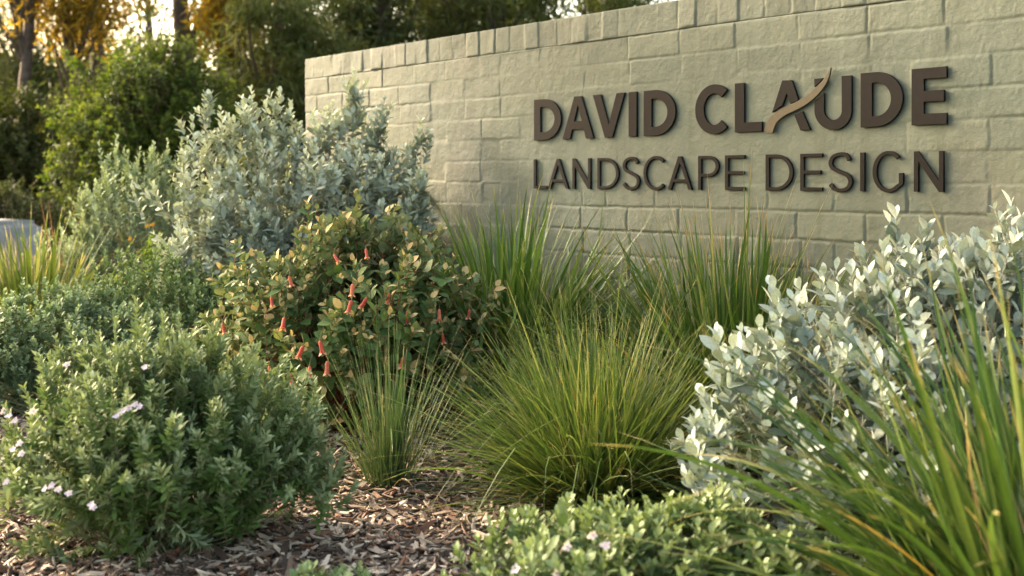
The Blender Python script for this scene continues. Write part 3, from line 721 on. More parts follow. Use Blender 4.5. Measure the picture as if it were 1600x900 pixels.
def rosemary():
    C = np.array([-0.765, 2.50, 0.20])
    s = Shrub('coastal_rosemary_bush', 'wide dense grey green bush with a few pale mauve flowers, front left', (C[0], C[1]), 26)
    rad = np.array([0.345, 0.29, 0.23])
    T, d = s.envelope(C, rad, 640, inner=0.22, lump=0.26, seedn=81, zmin=0.03)
    T2, d2 = s.envelope(C + [0.0, 0.02, 0.07], (0.22, 0.20, 0.20), 150, inner=0.1, lump=0.2, seedn=82)
    T, d = np.concatenate([T, T2]), np.concatenate([d, d2])
    pt, L = s.shoots(T, d, 0.095, up=0.50, jit=0.24)
    lead = [(213, 472, 2.7), (105, 505, 2.7), (133, 525, 2.7), (88, 530, 2.7), (255, 492, 2.75), (280, 495, 2.75), (180, 500, 2.75), (330, 510, 2.75), (300, 520, 2.6), (395, 545, 2.6), (480, 588, 2.6), (510, 670, 2.6), (525, 690, 2.55), (60, 560, 2.6), (10, 640, 2.5), (440, 560, 2.65), (230, 520, 2.6), (495, 640, 2.6), (160, 540, 2.6)]
    TL = np.array([P(q[0], q[1], q[2] - 0.14) for q in lead]); dl = nrm(TL - C + [0, 0, .1])
    pl, LL = s.shoots(TL, dl, 0.18, up=0.5, jit=0.08, lsd=0.1)
    s.add('foliage', [s.leaves(*s.sprays(TL, dl, 4, 0.1, 0.05, 0.10), 9, 4, 0.025, LN, beta=(1.1, 0.45), dec=pi / 4, wfac=1.5), s.leaves(pt, L, 10, 4, 0.0245, LN, beta=(1.15, 0.45), dec=pi / 4, wfac=1.45, jit=0.2),
                      s.leaves(pl, LL, 15, 4, 0.025, LN, beta=(1.1, 0.4), dec=pi / 4, wfac=1.45)], M['rosemary'])
    x, y = s.stems(pt, 0.0011, 0.0007, 0.05, sub=3); x2, y2 = s.stems(pl, 0.0012, 0.0007, 0.05)
    s.add('branches', [x, y, x2, y2], M['twig_green'])
    flowers(s, C, rad * 1.08, [(186, 648), (196, 640), (205, 635), (215, 630), (222, 633), (230, 572), (18, 648), (28, 655), (35, 690), (25, 700), (38, 706), (15, 750), (85, 756), (95, 762), (112, 768), (150, 790), (108, 568), (10, 640), (75, 760), (147, 785), (55, 640)], 0.0075)

def flowers(s, C, rad, px, size, mat='mauve'):
    r = s.r
    for (x, y) in px:
        dv = P(x, y, 1.0) - np.array([0, 0, CH]); o = (np.array([0, 0, CH]) - C) / rad; q = dv / rad
        a, b, c = q @ q, 2 * o @ q, o @ o - 1; disc = b * b - 4 * a * c
        t = (-b - math.sqrt(disc)) / (2 * a) if disc > 0 else -b / (2 * a)
        p = np.array([0, 0, CH]) + dv * t + np.array([0, -0.012, 0.0])
        ax = nrm(np.array([r.normal() * .4, -1.0, .5 + r.normal() * .3])); n = 5
        an = np.arange(n) * 2 * pi / n + r.random(); X = nrm(np.cross(ax, [0, 0, 1.0])); Y = np.cross(ax, X)
        d = X[None] * np.cos(an)[:, None] + Y[None] * np.sin(an)[:, None] + ax * 0.35
        V, Q, A = place(RD, np.repeat(p[None], n, 0), frames(d, np.repeat(ax[None], n, 0)), np.full(n, size) * np.array([1.25, 1, 1, 1, .8]), np.full(n, r.random()), np.zeros(n))
        st = tubes(np.array([[p - ax * 0.012, p - ax * .006, p]]), np.array([[.0006, .0007, .0016]]), 5)
        V, Q, A = merge([(V, Q, A), st]); mesh('flower', V, Q, M[mat], s.root, attrs=A)
rosemary()

def silver_right():
    s = Shrub('silver_leaf_shrub', 'large silver white shrub with broad felted leaves, right of the fine green tussock', (1.0, 2.62), 27)
    T, d = s.envelope((1.02, 2.62, 0.38), (0.50, 0.40, 0.26), 350, inner=0.3, lump=0.15, seedn=91)
    T2, d2 = s.envelope((0.72, 2.45, 0.22), (0.34, 0.34, 0.24), 270, inner=0.25, lump=0.15, seedn=92)
    T3, d3 = s.envelope((1.15, 2.55, 0.46), (0.34, 0.3, 0.26), 150, inner=0.2, lump=0.15, seedn=94)
    T, d = np.concatenate([T, T2, T3]), np.concatenate([d, d2, d3])
    pt, L = s.shoots(T, d, 0.11, up=0.55, jit=0.25)
    lead = [(1400, 342, 2.7), (1447, 362, 2.7), (1485, 385, 2.65), (1580, 325, 2.6), (1560, 365, 2.6), (1595, 350, 2.5), (1540, 395, 2.55), (1290, 427, 2.6), (1330, 430, 2.6), (1358, 430, 2.55), (1210, 452, 2.55), (1240, 470, 2.5), (1190, 515, 2.5), (1120, 525, 2.45), (1150, 545, 2.4), (1160, 520, 2.5), (1100, 620, 2.35), (1085, 700, 2.3), (1075, 750, 2.3), (1500, 395, 2.6), (1425, 400, 2.6), (1380, 395, 2.65)]
    TL = np.array([P(*q) for q in lead]); dl = nrm((TL - np.array([1.0, 2.6, 0.25])) * [1, .4, 1.4])
    pl, LL = s.shoots(TL, dl, 0.19, up=0.65, jit=0.08, lsd=0.1)
    s.add('foliage', [s.leaves(pt, L, 6, 2, 0.040, OB, beta=(1.1, 0.45), jit=0.25, tip_small=0.75, wallsafe=True, wfac=1.15), s.leaves(pl, LL, 9, 2, 0.041, OB, beta=(1.0, 0.4), tip_small=0.8, wallsafe=True, wfac=1.15), s.leaves(*s.sprays(TL, dl, 3, 0.09, 0.05, 0.13), 5, 2, 0.045, OB, beta=(1.0, 0.4), wfac=1.15, wallsafe=True)], M['silver'])
    x, y = s.stems(pt, 0.0018, 0.0012, 0.05, sub=3); x2, y2 = s.stems(pl, 0.0022, 0.0013, 0.05)
    s.add('branches', [x, y, x2, y2], M['twig_silver'])
silver_right()

def covers():
    C = np.array([0.25, 2.02, 0.08])
    s = Shrub('ground_cover_shrub', 'low pale green spreading plant with a few mauve flowers, in front of the tussock', (C[0], C[1]), 28)
    rad = np.array([0.33, 0.21, 0.14])
    T, d = s.envelope(C, rad, 560, inner=0.25, lump=0.2, seedn=101, zmin=0.03)
    T2, d2 = s.envelope((0.36, 2.1, .09), (.14, .15, .13), 90, lump=.2, seedn=102)
    T, d = np.concatenate([T, T2]), np.concatenate([d, d2])
    pt, L = s.shoots(T, d, 0.06, up=0.65, jit=0.2)
    lead = [(970, 770, 2.1), (925, 785, 2.1), (1010, 785, 2.1), (885, 805, 2.05), (850, 830, 2.0), (1045, 775, 2.15), (1225, 870, 1.95)]
    TL = np.array([P(*q) for q in lead]); pl, LL = s.shoots(TL, nrm(TL - C), 0.09, up=0.7, jit=0.08)
    s.add('foliage', [s.leaves(pt, L, 7, 2, 0.026, OB, beta=(1.1, 0.4), wfac=1.2), s.leaves(pl, LL, 9, 2, 0.025, OB, beta=(1.0, 0.4), wfac=1.25)], M['cover'])
    s.add('branches', list(s.stems(pt, 0.0013, 0.001, 0.06, sub=3)), M['twig_green'])
    flowers(s, C, rad * 1.06, [(946, 848), (925, 832), (868, 893), (806, 885), (885, 850)], 0.009)
    C = np.array([-0.345, 2.12, 0.02])
    s = Shrub('fleshy_leaf_plant', 'small low plant with fleshy pale green leaves at the bottom edge, on the mulch', (C[0], C[1]), 29, 'plant')
    T, d = s.envelope(C, (0.095, 0.07, 0.062), 75, inner=0.2, lump=0.15, seedn=105, zmin=0.02)
    pt, L = s.shoots(T, d, 0.035, up=0.6, jit=0.2)
    s.add('foliage', [s.leaves(pt, L, 5, 2, 0.026, OB, beta=(1.2, 0.45), wfac=1.2)], M['rosette'])
    s.add('branches', list(s.stems(pt, 0.0015, 0.001, 0.02, sub=2)), M['twig_green'])
    s = Shrub('low_green_plant', 'low leafy green plant half hidden between the wall clumps and the fine tussock', (0.17, 3.5), 30, 'plant')
    T, d = s.envelope((0.17, 3.45, 0.18), (0.30, 0.22, 0.17), 260, lump=0.2, seedn=107)
    pt, L = s.shoots(T, d, 0.08, up=0.5, jit=0.25)
    s.add('foliage', [s.leaves(pt, L, 7, 2, 0.022, OV, beta=(1.2, 0.6), wfac=1.1)], M['under'])
    s.add('branches', list(s.stems(pt, 0.0012, 0.0008, 0.05, sub=3)), M['twig_green'])
covers()

# ------------------------------------------------------------------ strap grasses and tussocks
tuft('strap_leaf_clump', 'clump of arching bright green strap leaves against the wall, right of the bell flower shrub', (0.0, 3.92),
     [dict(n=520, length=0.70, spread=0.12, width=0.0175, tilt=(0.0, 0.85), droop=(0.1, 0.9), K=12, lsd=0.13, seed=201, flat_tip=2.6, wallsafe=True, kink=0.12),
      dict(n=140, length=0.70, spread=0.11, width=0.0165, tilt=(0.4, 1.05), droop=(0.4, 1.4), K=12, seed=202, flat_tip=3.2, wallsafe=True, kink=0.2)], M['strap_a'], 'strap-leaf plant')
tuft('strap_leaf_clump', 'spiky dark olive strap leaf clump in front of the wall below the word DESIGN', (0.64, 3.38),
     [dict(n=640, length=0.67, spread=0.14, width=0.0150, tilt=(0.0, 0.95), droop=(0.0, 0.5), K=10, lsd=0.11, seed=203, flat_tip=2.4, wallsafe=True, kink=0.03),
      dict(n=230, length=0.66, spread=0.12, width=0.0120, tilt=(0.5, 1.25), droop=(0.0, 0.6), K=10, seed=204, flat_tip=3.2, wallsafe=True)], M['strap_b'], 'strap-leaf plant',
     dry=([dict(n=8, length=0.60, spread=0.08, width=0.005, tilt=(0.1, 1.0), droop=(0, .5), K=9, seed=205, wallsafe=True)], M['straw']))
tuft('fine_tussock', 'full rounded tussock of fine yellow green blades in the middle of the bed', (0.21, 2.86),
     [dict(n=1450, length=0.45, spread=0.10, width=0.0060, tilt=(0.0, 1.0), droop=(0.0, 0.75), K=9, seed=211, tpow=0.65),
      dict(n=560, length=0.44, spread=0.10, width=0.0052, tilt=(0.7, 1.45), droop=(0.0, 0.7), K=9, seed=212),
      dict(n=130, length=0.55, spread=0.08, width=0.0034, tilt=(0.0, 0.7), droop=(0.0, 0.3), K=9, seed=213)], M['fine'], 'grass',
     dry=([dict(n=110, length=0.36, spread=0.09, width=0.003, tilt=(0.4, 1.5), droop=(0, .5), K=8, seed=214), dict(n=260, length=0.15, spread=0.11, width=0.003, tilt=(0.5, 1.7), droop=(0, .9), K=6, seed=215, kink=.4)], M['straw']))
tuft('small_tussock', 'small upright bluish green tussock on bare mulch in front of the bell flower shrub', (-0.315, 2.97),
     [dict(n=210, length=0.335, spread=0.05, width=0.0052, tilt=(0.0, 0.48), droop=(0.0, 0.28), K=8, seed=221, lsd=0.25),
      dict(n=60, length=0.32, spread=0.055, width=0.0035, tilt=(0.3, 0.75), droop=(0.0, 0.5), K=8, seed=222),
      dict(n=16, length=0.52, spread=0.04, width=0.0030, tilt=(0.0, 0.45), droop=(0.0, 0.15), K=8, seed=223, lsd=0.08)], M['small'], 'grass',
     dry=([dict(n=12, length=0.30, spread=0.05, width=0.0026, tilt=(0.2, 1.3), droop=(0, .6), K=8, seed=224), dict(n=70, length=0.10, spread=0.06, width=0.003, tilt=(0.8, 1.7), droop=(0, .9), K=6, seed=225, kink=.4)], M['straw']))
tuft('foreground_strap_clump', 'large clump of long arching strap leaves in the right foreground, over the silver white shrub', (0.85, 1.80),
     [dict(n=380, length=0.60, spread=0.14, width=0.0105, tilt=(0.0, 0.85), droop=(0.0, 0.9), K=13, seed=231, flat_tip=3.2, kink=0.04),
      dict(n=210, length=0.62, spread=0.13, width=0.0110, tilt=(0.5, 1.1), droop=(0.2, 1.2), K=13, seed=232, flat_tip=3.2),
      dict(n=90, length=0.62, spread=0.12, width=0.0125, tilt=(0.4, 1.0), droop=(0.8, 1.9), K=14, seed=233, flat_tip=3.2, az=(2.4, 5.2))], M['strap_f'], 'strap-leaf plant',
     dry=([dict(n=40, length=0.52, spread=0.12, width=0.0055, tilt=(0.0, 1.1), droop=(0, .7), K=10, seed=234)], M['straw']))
tuft('yellow_strap_clump', 'yellow green strap leaf clump at the left edge behind the bluish mound', (-2.07, 4.95),
     [dict(n=460, length=0.53, spread=0.16, width=0.017, tilt=(0.0, 0.95), droop=(0.0, 0.6), K=9, seed=241, flat_tip=3.2)], M['strap_e'], 'strap-leaf plant')
tuft('thin_reed_tuft', 'thin upright green tuft between the silver shrub and the bell flower shrub', (-0.84, 4.15),
     [dict(n=85, length=0.52, spread=0.10, width=0.0075, tilt=(0.0, 0.5), droop=(0.0, 0.4), K=8, seed=251),
      dict(n=30, length=0.45, spread=0.10, width=0.006, tilt=(0.5, 1.1), droop=(0.0, 0.6), K=8, seed=252)], M['strap_e'], 'grass')
tuft('wispy_reed_tuft', 'sparse tuft of wispy blades at the wall foot, right of the large silver shrub', (-0.32, 4.35),
     [dict(n=34, length=0.52, spread=0.06, width=0.006, tilt=(0.1, 1.1), droop=(0.0, 0.6), K=9, seed=253, wallsafe=True)], M['strap_e'], 'grass')
tuft('dry_pink_grass', 'pinkish dry grass with a few tall pale stalks, behind the yellow strap clump', (-2.15, 5.7),
     [dict(n=380, length=0.52, spread=0.28, width=0.007, tilt=(0.0, 1.0), droop=(0.0, 0.6), K=7, seed=255),
      dict(n=7, length=0.68, spread=0.25, width=0.010, tilt=(0.0, 0.3), droop=(0.0, 0.15), K=7, seed=256)], M['pinkstraw'], 'grass')

def amber_flowers():
    s = Shrub('amber_flower_plant', 'small leafy plant with amber flowers at the foot of the silver shrub', (-1.52, 4.75), 33, 'plant')
    C = np.array([-1.50, 4.75, 0.42]); rad = np.array([0.16, 0.12, 0.18])
    T, d = s.envelope(C - [0, 0, .2], (0.16, 0.12, 0.34), 70, seedn=109)
    pt, L = s.shoots(T, d, 0.1, up=0.6); s.add('foliage', [s.leaves(pt, L, 7, 2, 0.03, OV)], M['under'])
    s.add('branches', list(s.stems(pt, 0.0012, 0.0008, 0.03, sub=2)), M['twig_green'])
    flowers(s, C, rad, [(232, 353), (240, 351), (279, 358), (282, 366), (205, 372)], 0.011, 'yellowfl')
amber_flowers()

# ------------------------------------------------------------------ mulch
def mulch():
    r = np.random.default_rng(77)
    n1, n2 = 50000, 16000
    Yv = 1.75 + 2.4 * r.random(n1) ** 1.25; Xv = r.uniform(-1, 1, n1) * (Yv * 0.47 + 0.1)
    X2 = r.uniform(-3.2, 2.0, n2); Y2 = r.uniform(3.6, 6.6, n2)
    X, Y = np.concatenate([Xv, X2]), np.concatenate([Yv, Y2]); n = len(X)
    wd = ((np.stack([X, Y, X * 0], 1) - W0) @ WN) > 0.03; sl = (np.stack([X, Y, X * 0], 1) - W0) @ WD
    k = wd | (sl < S0 - 0.05); X, Y = X[k], Y[k]; n = len(X)
    mound = 0.012 * vnoise(X * 4 + 50, Y * 4 + 50, 5) + 0.010
    Z = np.maximum(mound + r.random(n) ** 1.3 * 0.020, 0.003)
    L = np.clip(np.exp(r.normal(size=n) * 0.5) * 0.028, 0.008, 0.085); Wd = L * r.uniform(0.12, 0.36, n); Th = r.uniform(0.0012, 0.0045, n)
    big = r.random(n) < 0.02; L[big] = np.minimum(L[big] * 1.5, 0.09); Wd = np.minimum(Wd, 0.0145)
    # irregular splinter: 4 stations of 4 vertices
    st = np.array([0, .22, .75, 1.0]) - 0.5
    V = np.zeros((n, 4, 4, 3))
    wf = np.stack([r.uniform(.15, .7, n), r.uniform(.7, 1, n), r.uniform(.7, 1, n), r.uniform(.1, .6, n)], 1)
    bend = r.normal(size=n) * 0.10; cup = r.normal(size=n) * 0.12
    for i in range(4):
        cx = r.normal(size=n) * 0.08
        for j, (sx, sz) in enumerate(((-1, -1), (1, -1), (1, 1), (-1, 1))):
            V[:, i, j, 0] = (sx * 0.5 * wf[:, i] + cx + r.normal(size=n) * 0.05) * Wd
            V[:, i, j, 1] = (st[i] + r.normal(size=n) * 0.05) * L
            V[:, i, j, 2] = sz * 0.5 * Th + bend * L * (st[i] ** 2 * 4) + cup * Wd * 0.3 * sx
    yaw = r.random(n) * 2 * pi; pit = r.normal(size=n) * 0.26; rol = r.normal(size=n) * 0.40
    cy, sy, cp_, sp_, cr, sr = np.cos(yaw), np.sin(yaw), np.cos(pit), np.sin(pit), np.cos(rol), np.sin(rol)
    z0 = np.zeros(n); o1 = np.ones(n)
    Rz = np.stack([cy, -sy, z0, sy, cy, z0, z0, z0, o1], 1).reshape(-1, 3, 3)
    Rx = np.stack([o1, z0, z0, z0, cp_, -sp_, z0, sp_, cp_], 1).reshape(-1, 3, 3)
    Ry = np.stack([cr, z0, sr, z0, o1, z0, -sr, z0, cr], 1).reshape(-1, 3, 3)
    R = Rz @ Rx @ Ry
    Vl = V.reshape(n, 16, 3); Vw = np.einsum('nij,nkj->nki', R, Vl) + np.stack([X, Y, Z], 1)[:, None]
    q = []
    for i in range(3):
        for j in range(4):
            a = i * 4; q.append((a + j, a + (j + 1) % 4, a + 4 + (j + 1) % 4, a + 4 + j))
    q += [(3, 2, 1, 0), (12, 13, 14, 15)]
    q = np.array(q); Q = (q[None] + (np.arange(n) * 16)[:, None, None]).reshape(-1, 4)
    lc = Vl + r.random((n, 1, 3)) * 10
    m, nt, out = new_mat('wood_chips')
    c = ramp(nt, attr(nt, 'rnd'), [(0, (0.030, 0.020, 0.014)), (0.22, (0.075, 0.052, 0.038)), (0.40, (0.15, 0.105, 0.072)), (0.50, (0.19, 0.085, 0.045)), (0.56, (0.21, 0.17, 0.13)), (0.70, (0.36, 0.305, 0.245)), (0.88, (0.54, 0.47, 0.39)), (1, (0.68, 0.61, 0.51))])
    mp = nt.nodes.new('ShaderNodeMapping'); mp.inputs['Scale'].default_value = (9, 0.9, 9)
    nt.links.new(attr(nt, 'lc', 'Vector'), mp.inputs['Vector'])
    nz = noise(nt, 90, 4, 0.6, mp.outputs[0])
    c = mixc(nt, 1.0, c, ramp(nt, nz, [(0.25, (0.56, 0.49, 0.43)), (0.7, (1.18, 1.08, 0.97))]), 'MULTIPLY')
    b = nt.nodes.new('ShaderNodeBsdfPrincipled'); nt.links.new(c, b.inputs['Base Color']); b.inputs['Roughness'].default_value = 0.8
    bp = nt.nodes.new('ShaderNodeBump'); bp.inputs['Strength'].default_value = 0.5; bp.inputs['Distance'].default_value = 0.001
    nt.links.new(nz, bp.inputs['Height']); nt.links.new(bp.outputs[0], b.inputs['Normal']); nt.links.new(b.outputs[0], out.inputs[0])
    o = mesh('wood_chip_mulch', Vw.reshape(-1, 3), Q, m, smooth=False, attrs={'rnd': np.repeat(r.random(n), 16), 'lc': lc.reshape(-1, 3)})
    tag(o, 'loose grey and brown wood chip mulch covering the bed', 'mulch', kind='stuff')
    return m
M['chips'] = mulch()

def bark_pieces():
    m = solid_mat('red_bark', (0.13, 0.045, 0.020), (0.26, 0.10, 0.045), 60, 0.7, 0.4, 120)
    m2 = solid_mat('dark_bark', (0.035, 0.026, 0.020), (0.10, 0.075, 0.055), 60, 0.9, 0.8, 150)
    m3 = solid_mat('pale_split_wood', (0.34, 0.28, 0.21), (0.50, 0.43, 0.33), 60, 0.8, 0.5, 150)
    items = [(325, 848, .045, .022, 1.2, m, 'curled reddish brown bark piece standing at the edge of the front left bush', .55),
             (375, 842, .055, .022, .1, m, 'flat reddish bark piece beside the curled one, near the front left bush', .05),
             (455, 826, .075, .010, .75, m2, 'long dark stick of bark lying on the chips left of the bottom plant', .1),
             (585, 812, .09, .016, .4, m2, 'dark rough bark sliver in the middle of the mulch', .08),
             (525, 855, .055, .018, .7, m3, 'pale split wood piece, largest light chip in the middle of the mulch', .12),
             (445, 870, .075, .011, -.35, m3, 'curved pale sliver of wood behind the bottom fleshy plant', .10)]
    for (px, py, L, Wd, yaw, mt, lab, tilt) in items:
        Yd = CH * F / (py - HY) ; c = P(px, py, Yd); c[2] = 0.028 + tilt * L * .4
        nL, nW = 9, 5; r = np.random.default_rng(int(px)); V = []
        for side in (1, -1):
            for i in range(nL):
                t = i / (nL - 1); hw = Wd / 2 * (sin(pi * (0.12 + 0.80 * t)) ** .6) * (1 + r.normal() * .06)
                for j in range(nW):
                    u = j / (nW - 1) * 2 - 1
                    V.append((u * hw + .0012 * sin(t * 9), (t - .5) * L, side * .0014 + .28 * hw * u * u + .10 * L * (2 * t - 1) ** 2 + r.normal() * .0003))
        V = np.array(V); Q = []
        for i in range(nL - 1):
            for j in range(nW - 1):
                a = i * nW + j; b = a + nL * nW
                Q += [(a, a + 1, a + nW + 1, a + nW), (b, b + nW, b + nW + 1, b + 1)]
        for i in range(nL - 1):
            for j in (0, nW - 1):
                a = i * nW + j; Q.append((a, a + nW, a + nW + nL * nW, a + nL * nW))
        for j in range(nW - 1):
            for i in (0, nL - 1):
                a = i * nW + j; Q.append((a, a + 1, a + 1 + nL * nW, a + nL * nW))
        cy, sy, ct, s_t = cos(yaw), sin(yaw), cos(tilt), sin(tilt)
        R = np.array([[cy, -sy, 0], [sy, cy, 0], [0, 0, 1]]) @ np.array([[1, 0, 0], [0, ct, -s_t], [0, s_t, ct]])
        o = mesh('bark_piece', V @ R.T, np.array(Q), mt); o.location = tuple(c); tag(o, lab, 'bark piece')
bark_pieces()

# ------------------------------------------------------------------ background
def stone():
    m = solid_mat('pale_stone', (0.17, 0.175, 0.165), (0.27, 0.27, 0.255), 6, 0.85, 0.4, 30)
    bm_v = []; r = np.random.default_rng(3)
    import bmesh
    bm = bmesh.new(); bmesh.ops.create_cube(bm, size=1.0)
    bmesh.ops.bevel(bm, geom=bm.edges[:], offset=0.06, segments=3, affect='EDGES')
    bmesh.ops.subdivide_edges(bm, edges=bm.edges[:], cuts=2, use_grid_fill=True)
    for v in bm.verts:
        v.co.x *= 0.72; v.co.y *= 0.40; v.co.z *= 0.57
        v.co += Vector((sin(v.co.z * 9 + v.co.y * 7), cos(v.co.x * 8), sin(v.co.x * 6 + v.co.y * 9))) * 0.008
    me = bpy.data.meshes.new('stone_block'); bm.to_mesh(me); bm.free(); me.materials.append(m)
    for p in me.polygons: p.use_smooth = True
    o = bpy.data.objects.new('stone_block', me); COL.objects.link(o); o.location = (-3.12, 6.6, 0.28)
    tag(o, 'pale grey stone block at the left edge behind the yellow strap clump', 'stone')
stone()

M['bushleaf'] = leaf_mat('dark_bush_leaf', [(0, (0.032, 0.062, 0.009)), (0.5, (0.060, 0.105, 0.013)), (1, (0.095, 0.145, 0.02))], young=(0.155, 0.195, 0.028), ypos=(0.6, 1), trans=0.35)
M['hedgeleaf'] = leaf_mat('hedge_leaf', [(0, (0.03, 0.048, 0.010)), (1, (0.075, 0.09, 0.025))], trans=0.3)
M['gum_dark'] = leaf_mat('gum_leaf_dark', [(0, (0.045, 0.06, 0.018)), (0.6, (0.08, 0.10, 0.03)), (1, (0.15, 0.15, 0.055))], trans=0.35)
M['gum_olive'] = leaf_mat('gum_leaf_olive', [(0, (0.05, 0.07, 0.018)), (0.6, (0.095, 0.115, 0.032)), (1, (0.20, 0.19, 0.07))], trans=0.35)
M['gum_sunglow'] = leaf_mat('gum_leaf_sunglow', [(0, (0.10, 0.08, 0.012)), (0.6, (0.26, 0.17, 0.02)), (1, (0.46, 0.29, 0.035))], trans=0.5)  # low sun glowing through the foliage, put into the leaf colour

def bush(name, label, base, C, rad, n, leafsize, mat, seed, L=0.2, lump=0.2, nodes=6, per=3, cat='shrub'):
    s = Shrub(name, label, base, seed, cat)
    T, d = s.envelope(C, rad, n, inner=0.25, lump=lump, seedn=seed + 100, zmin=0.05)
    pt, Ls = s.shoots(T, d, L, up=0.4, jit=0.3, K=4)
    s.add('foliage', [s.leaves(pt, Ls, nodes, per, leafsize, BLOB, beta=(1.2, 0.6), dec=1.1)], mat)
    s.add('branches', list(s.stems(pt, 0.004, 0.002, 0.1, sub=6)), M['twig'])
bush('rounded_bush', 'big rounded dark green bush standing behind the two silver shrubs', (-2.95, 9.4), (-2.95, 9.4, 0.95), (0.78, 0.6, 0.98), 2600, 0.045, M['bushleaf'], 301, L=0.2)
bush('low_hedge_bush', 'low dark green clipped looking bush at the left edge', (-3.5, 7.9), (-3.55, 7.9, 0.40), (0.56, 0.4, 0.40), 900, 0.035, M['hedgeleaf'], 302, L=0.12, lump=0.12)

def gum(name, label, x, y, h, crown, ncl, per, leaf, mat, seed, trunk_r=0.10, lean=0.0, fork=False, ll=0.10, cr=0.42):
    r = np.random.default_rng(seed)
    root = empty(name, (x, y, 0.0)); tag(root, label, 'tree')
    K = 12; t = np.linspace(0, 1, K)
    parts = []
    def trunk(lx, h_, r0):
        p = np.stack([x + lx * t + 0.10 * np.sin(t * 5 + seed), y + 0.08 * np.sin(t * 4 + seed * 2), t * h_ - 0.05 * (t == 0)], 1)
        parts.append(tubes(p[None], (r0 * (1 - 0.75 * t) + 0.03 * np.exp(-t * 14))[None], 9)); return p
    trs = [trunk(lean, h, trunk_r)]
    if fork: trs.append(trunk(-lean - 0.6, h * 0.95, trunk_r * 0.8))
    (cx, cy, cz), (rx, ry, rz) = crown
    d = nrm(r.normal(size=(ncl, 3))); f = r.random(ncl) ** 0.4
    C = np.array([x + cx, y + cy, cz]) + d * np.array([rx, ry, rz]) * f[:, None]
    C = C[C[:, 2] > 0.5]; n = len(C)
    st = []
    for c in C:
        tr = trs[r.integers(len(trs))]; k = np.clip(int((c[2] - 0.9) / h * (K - 1)), 2, K - 1); st.append(tr[k])
    st = np.array(st); mid = (st + C) / 2 + np.array([0, 0, 0.15]) + r.normal(size=(n, 3)) * 0.12
    parts.append(tubes(curve_pts(st, mid, C, 7), np.linspace(0.022, 0.005, 7)[None].repeat(n, 0), 5))
    V, Q, A = merge(parts); mesh('trunk', V, Q, M['bark'], root, attrs=A)
    csz = r.uniform(0.55, 1.2, n) * cr
    N = n * per; ci = np.repeat(np.arange(n), per)
    g = nrm(r.normal(size=(N, 3))) * (r.random(N) ** 0.45)[:, None]
    O = C[ci] + g * csz[ci][:, None] * np.array([1, 1, 0.8])
    D = nrm(np.stack([r.normal(size=N), r.normal(size=N), -0.9 + r.normal(size=N) * 0.7], 1)); up = r.normal(size=(N, 3))
    V, Q, A = place(leaf, O, frames(D, up), ll * r.uniform(0.6, 1.3, N), np.clip(0.5 * r.random(n)[ci] + 0.5 * r.random(N), 0, 1), r.random(N))
    mesh('crown', V, Q, mat, root, attrs=A)

def X_at(px, Y): return (px - HX) * Y / F
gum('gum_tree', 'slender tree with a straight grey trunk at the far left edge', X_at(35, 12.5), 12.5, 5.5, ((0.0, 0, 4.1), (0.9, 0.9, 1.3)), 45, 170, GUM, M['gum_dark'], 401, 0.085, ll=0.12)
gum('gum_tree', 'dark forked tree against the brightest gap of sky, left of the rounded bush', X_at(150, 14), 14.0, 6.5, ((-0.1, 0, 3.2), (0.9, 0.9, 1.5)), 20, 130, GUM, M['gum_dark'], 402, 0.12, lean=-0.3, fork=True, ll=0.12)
gum('gum_tree', 'tree at the top left corner with sun glow put into its gold leaf colour', X_at(110, 12.6), 12.6, 5.0, ((0.0, 0, 2.75), (0.65, 0.5, 0.45)), 20, 130, GUM, M['gum_sunglow'], 403, 0.09, ll=0.13)
gum('gum_tree', 'tree showing above the rounded bush with sun glow painted as golden yellow leaves', X_at(362, 12.4), 12.4, 5.0, ((0.0, 0, 2.7), (0.30, 0.4, 0.55)), 26, 190, GUM, M['gum_sunglow'], 404, 0.09, ll=0.13)
gum('gum_tree', 'tree with a thick dark leaning trunk behind the top of the rounded bush', X_at(330, 13), 13.0, 6.0, ((0.15, 0, 3.2), (0.8, 0.8, 1.2)), 18, 140, GUM, M['gum_olive'], 405, 0.14, lean=-0.6, ll=0.12)
gum('gum_tree', 'olive leaved tree rising just left of the end of the wall', X_at(440, 10.5), 10.5, 5.0, ((0.0, 0, 1.6), (0.55, 0.5, 1.25)), 50, 170, GUM, M['gum_olive'], 406, 0.07, ll=0.11, cr=0.32)
gum('gum_tree', 'dense dark tree behind the lowest visible stretch of the wall top', X_at(590, 11.5), 11.5, 5.5, ((0.0, 0, 2.3), (0.80, 0.7, 1.7)), 85, 190, GUM, M['gum_dark'], 407, 0.09, ll=0.11, cr=0.36)
gum('gum_tree', 'dense green tree behind the middle of the visible wall top', X_at(760, 11.5), 11.5, 5.5, ((0.0, 0, 2.4), (0.80, 0.7, 1.5)), 70, 190, GUM, M['gum_olive'], 408, 0.09, ll=0.11, cr=0.36)
gum('gum_tree', 'thin leaved tree behind the wall where its top leaves the picture', X_at(930, 12.5), 12.5, 5.5, ((0.0, 0, 2.5), (0.95, 0.8, 1.6)), 60, 170, GUM, M['gum_olive'], 409, 0.09, ll=0.12, cr=0.36)
gum('gum_tree', 'leafy tree behind the wall, between the dense dark one and the dense green one', X_at(690, 14), 14.0, 6.0, ((0.0, 0, 2.9), (1.2, 0.8, 1.6)), 90, 180, GUM, M['gum_olive'], 424, 0.09, ll=0.12, cr=0.42)
bush('understory_shrub', 'dark leafy shrub under the trees at the far left', (X_at(40, 11), 11.0), (X_at(30, 11), 11.0, 0.7), (0.75, 0.5, 0.95), 750, 0.07, M['hedgeleaf'], 311, L=0.25)
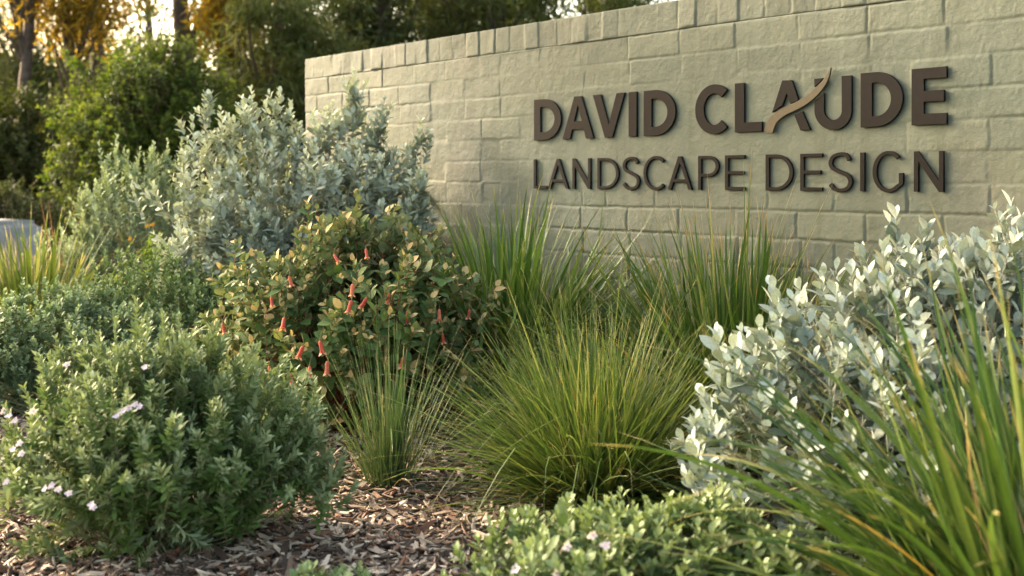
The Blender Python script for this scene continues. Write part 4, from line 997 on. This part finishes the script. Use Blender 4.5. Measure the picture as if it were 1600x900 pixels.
bush('understory_shrub', 'dark shrub under the forked tree left of the rounded bush', (X_at(150, 12), 12.0), (X_at(140, 12), 12.0, 0.75), (0.75, 0.5, 1.0), 750, 0.07, M['gum_dark'], 312, L=0.25)
bush('understory_shrub', 'dark shrub between the rounded bush and the end of the wall', (X_at(420, 11.5), 11.7), (X_at(410, 11.7), 11.7, 0.85), (0.75, 0.5, 1.25), 750, 0.07, M['gum_dark'], 313, L=0.25)

gum('gum_tree', 'thin dark tree filling the far left top corner behind the leaves coloured with sun glow', X_at(20, 19), 19.0, 6.5, ((0.0, 0, 3.4), (1.4, 1.0, 1.6)), 70, 170, GUM, M['gum_dark'], 421, 0.10, ll=0.13, cr=0.5)
gum('gum_tree', 'faint sparse tree seen through the brightest gap of sky', X_at(240, 20), 20.0, 6.5, ((0.0, 0, 3.3), (1.3, 1.0, 1.6)), 14, 120, GUM, M['gum_olive'], 422, 0.10, ll=0.13, cr=0.5)
gum('gum_tree', 'olive tree far behind the left end of the wall', X_at(480, 18), 18.0, 6.5, ((0.0, 0, 3.0), (1.1, 1.0, 1.6)), 46, 170, GUM, M['gum_olive'], 423, 0.10, ll=0.13, cr=0.5)
gum('gum_tree', 'added unseen tree beyond the left edge, its crown shading the right part of the wall', -4.5, 6.05, 4.6, ((0.95, -0.2, 3.0), (0.85, 0.75, 0.62)), 70, 190, GUM, M['gum_olive'], 431, 0.09, ll=0.10, cr=0.32)  # added out of view to throw soft shade on the wall

def far_wood():
    r = np.random.default_rng(9); N = 150000
    X = r.uniform(-16, 10, N); Y = r.uniform(20, 26, N)
    top = 2.6 + 0.7 * vnoise(X * 0.7, Y * 0.4, 71) + 0.5 * vnoise(X * 2.2, Y, 72) 
    Z = top * r.random(N) ** 0.8
    O = np.stack([X, Y, Z], 1)
    V, Q, A = place(BLOB, O, frames(r.normal(size=(N, 3)), r.normal(size=(N, 3))), r.uniform(0.12, 0.24, N), r.random(N), r.random(N))
    tag(mesh('far_wood', V, Q, M['gum_dark'], attrs=A), 'dark far off scrub behind the trees', 'scrub', kind='stuff')
far_wood()
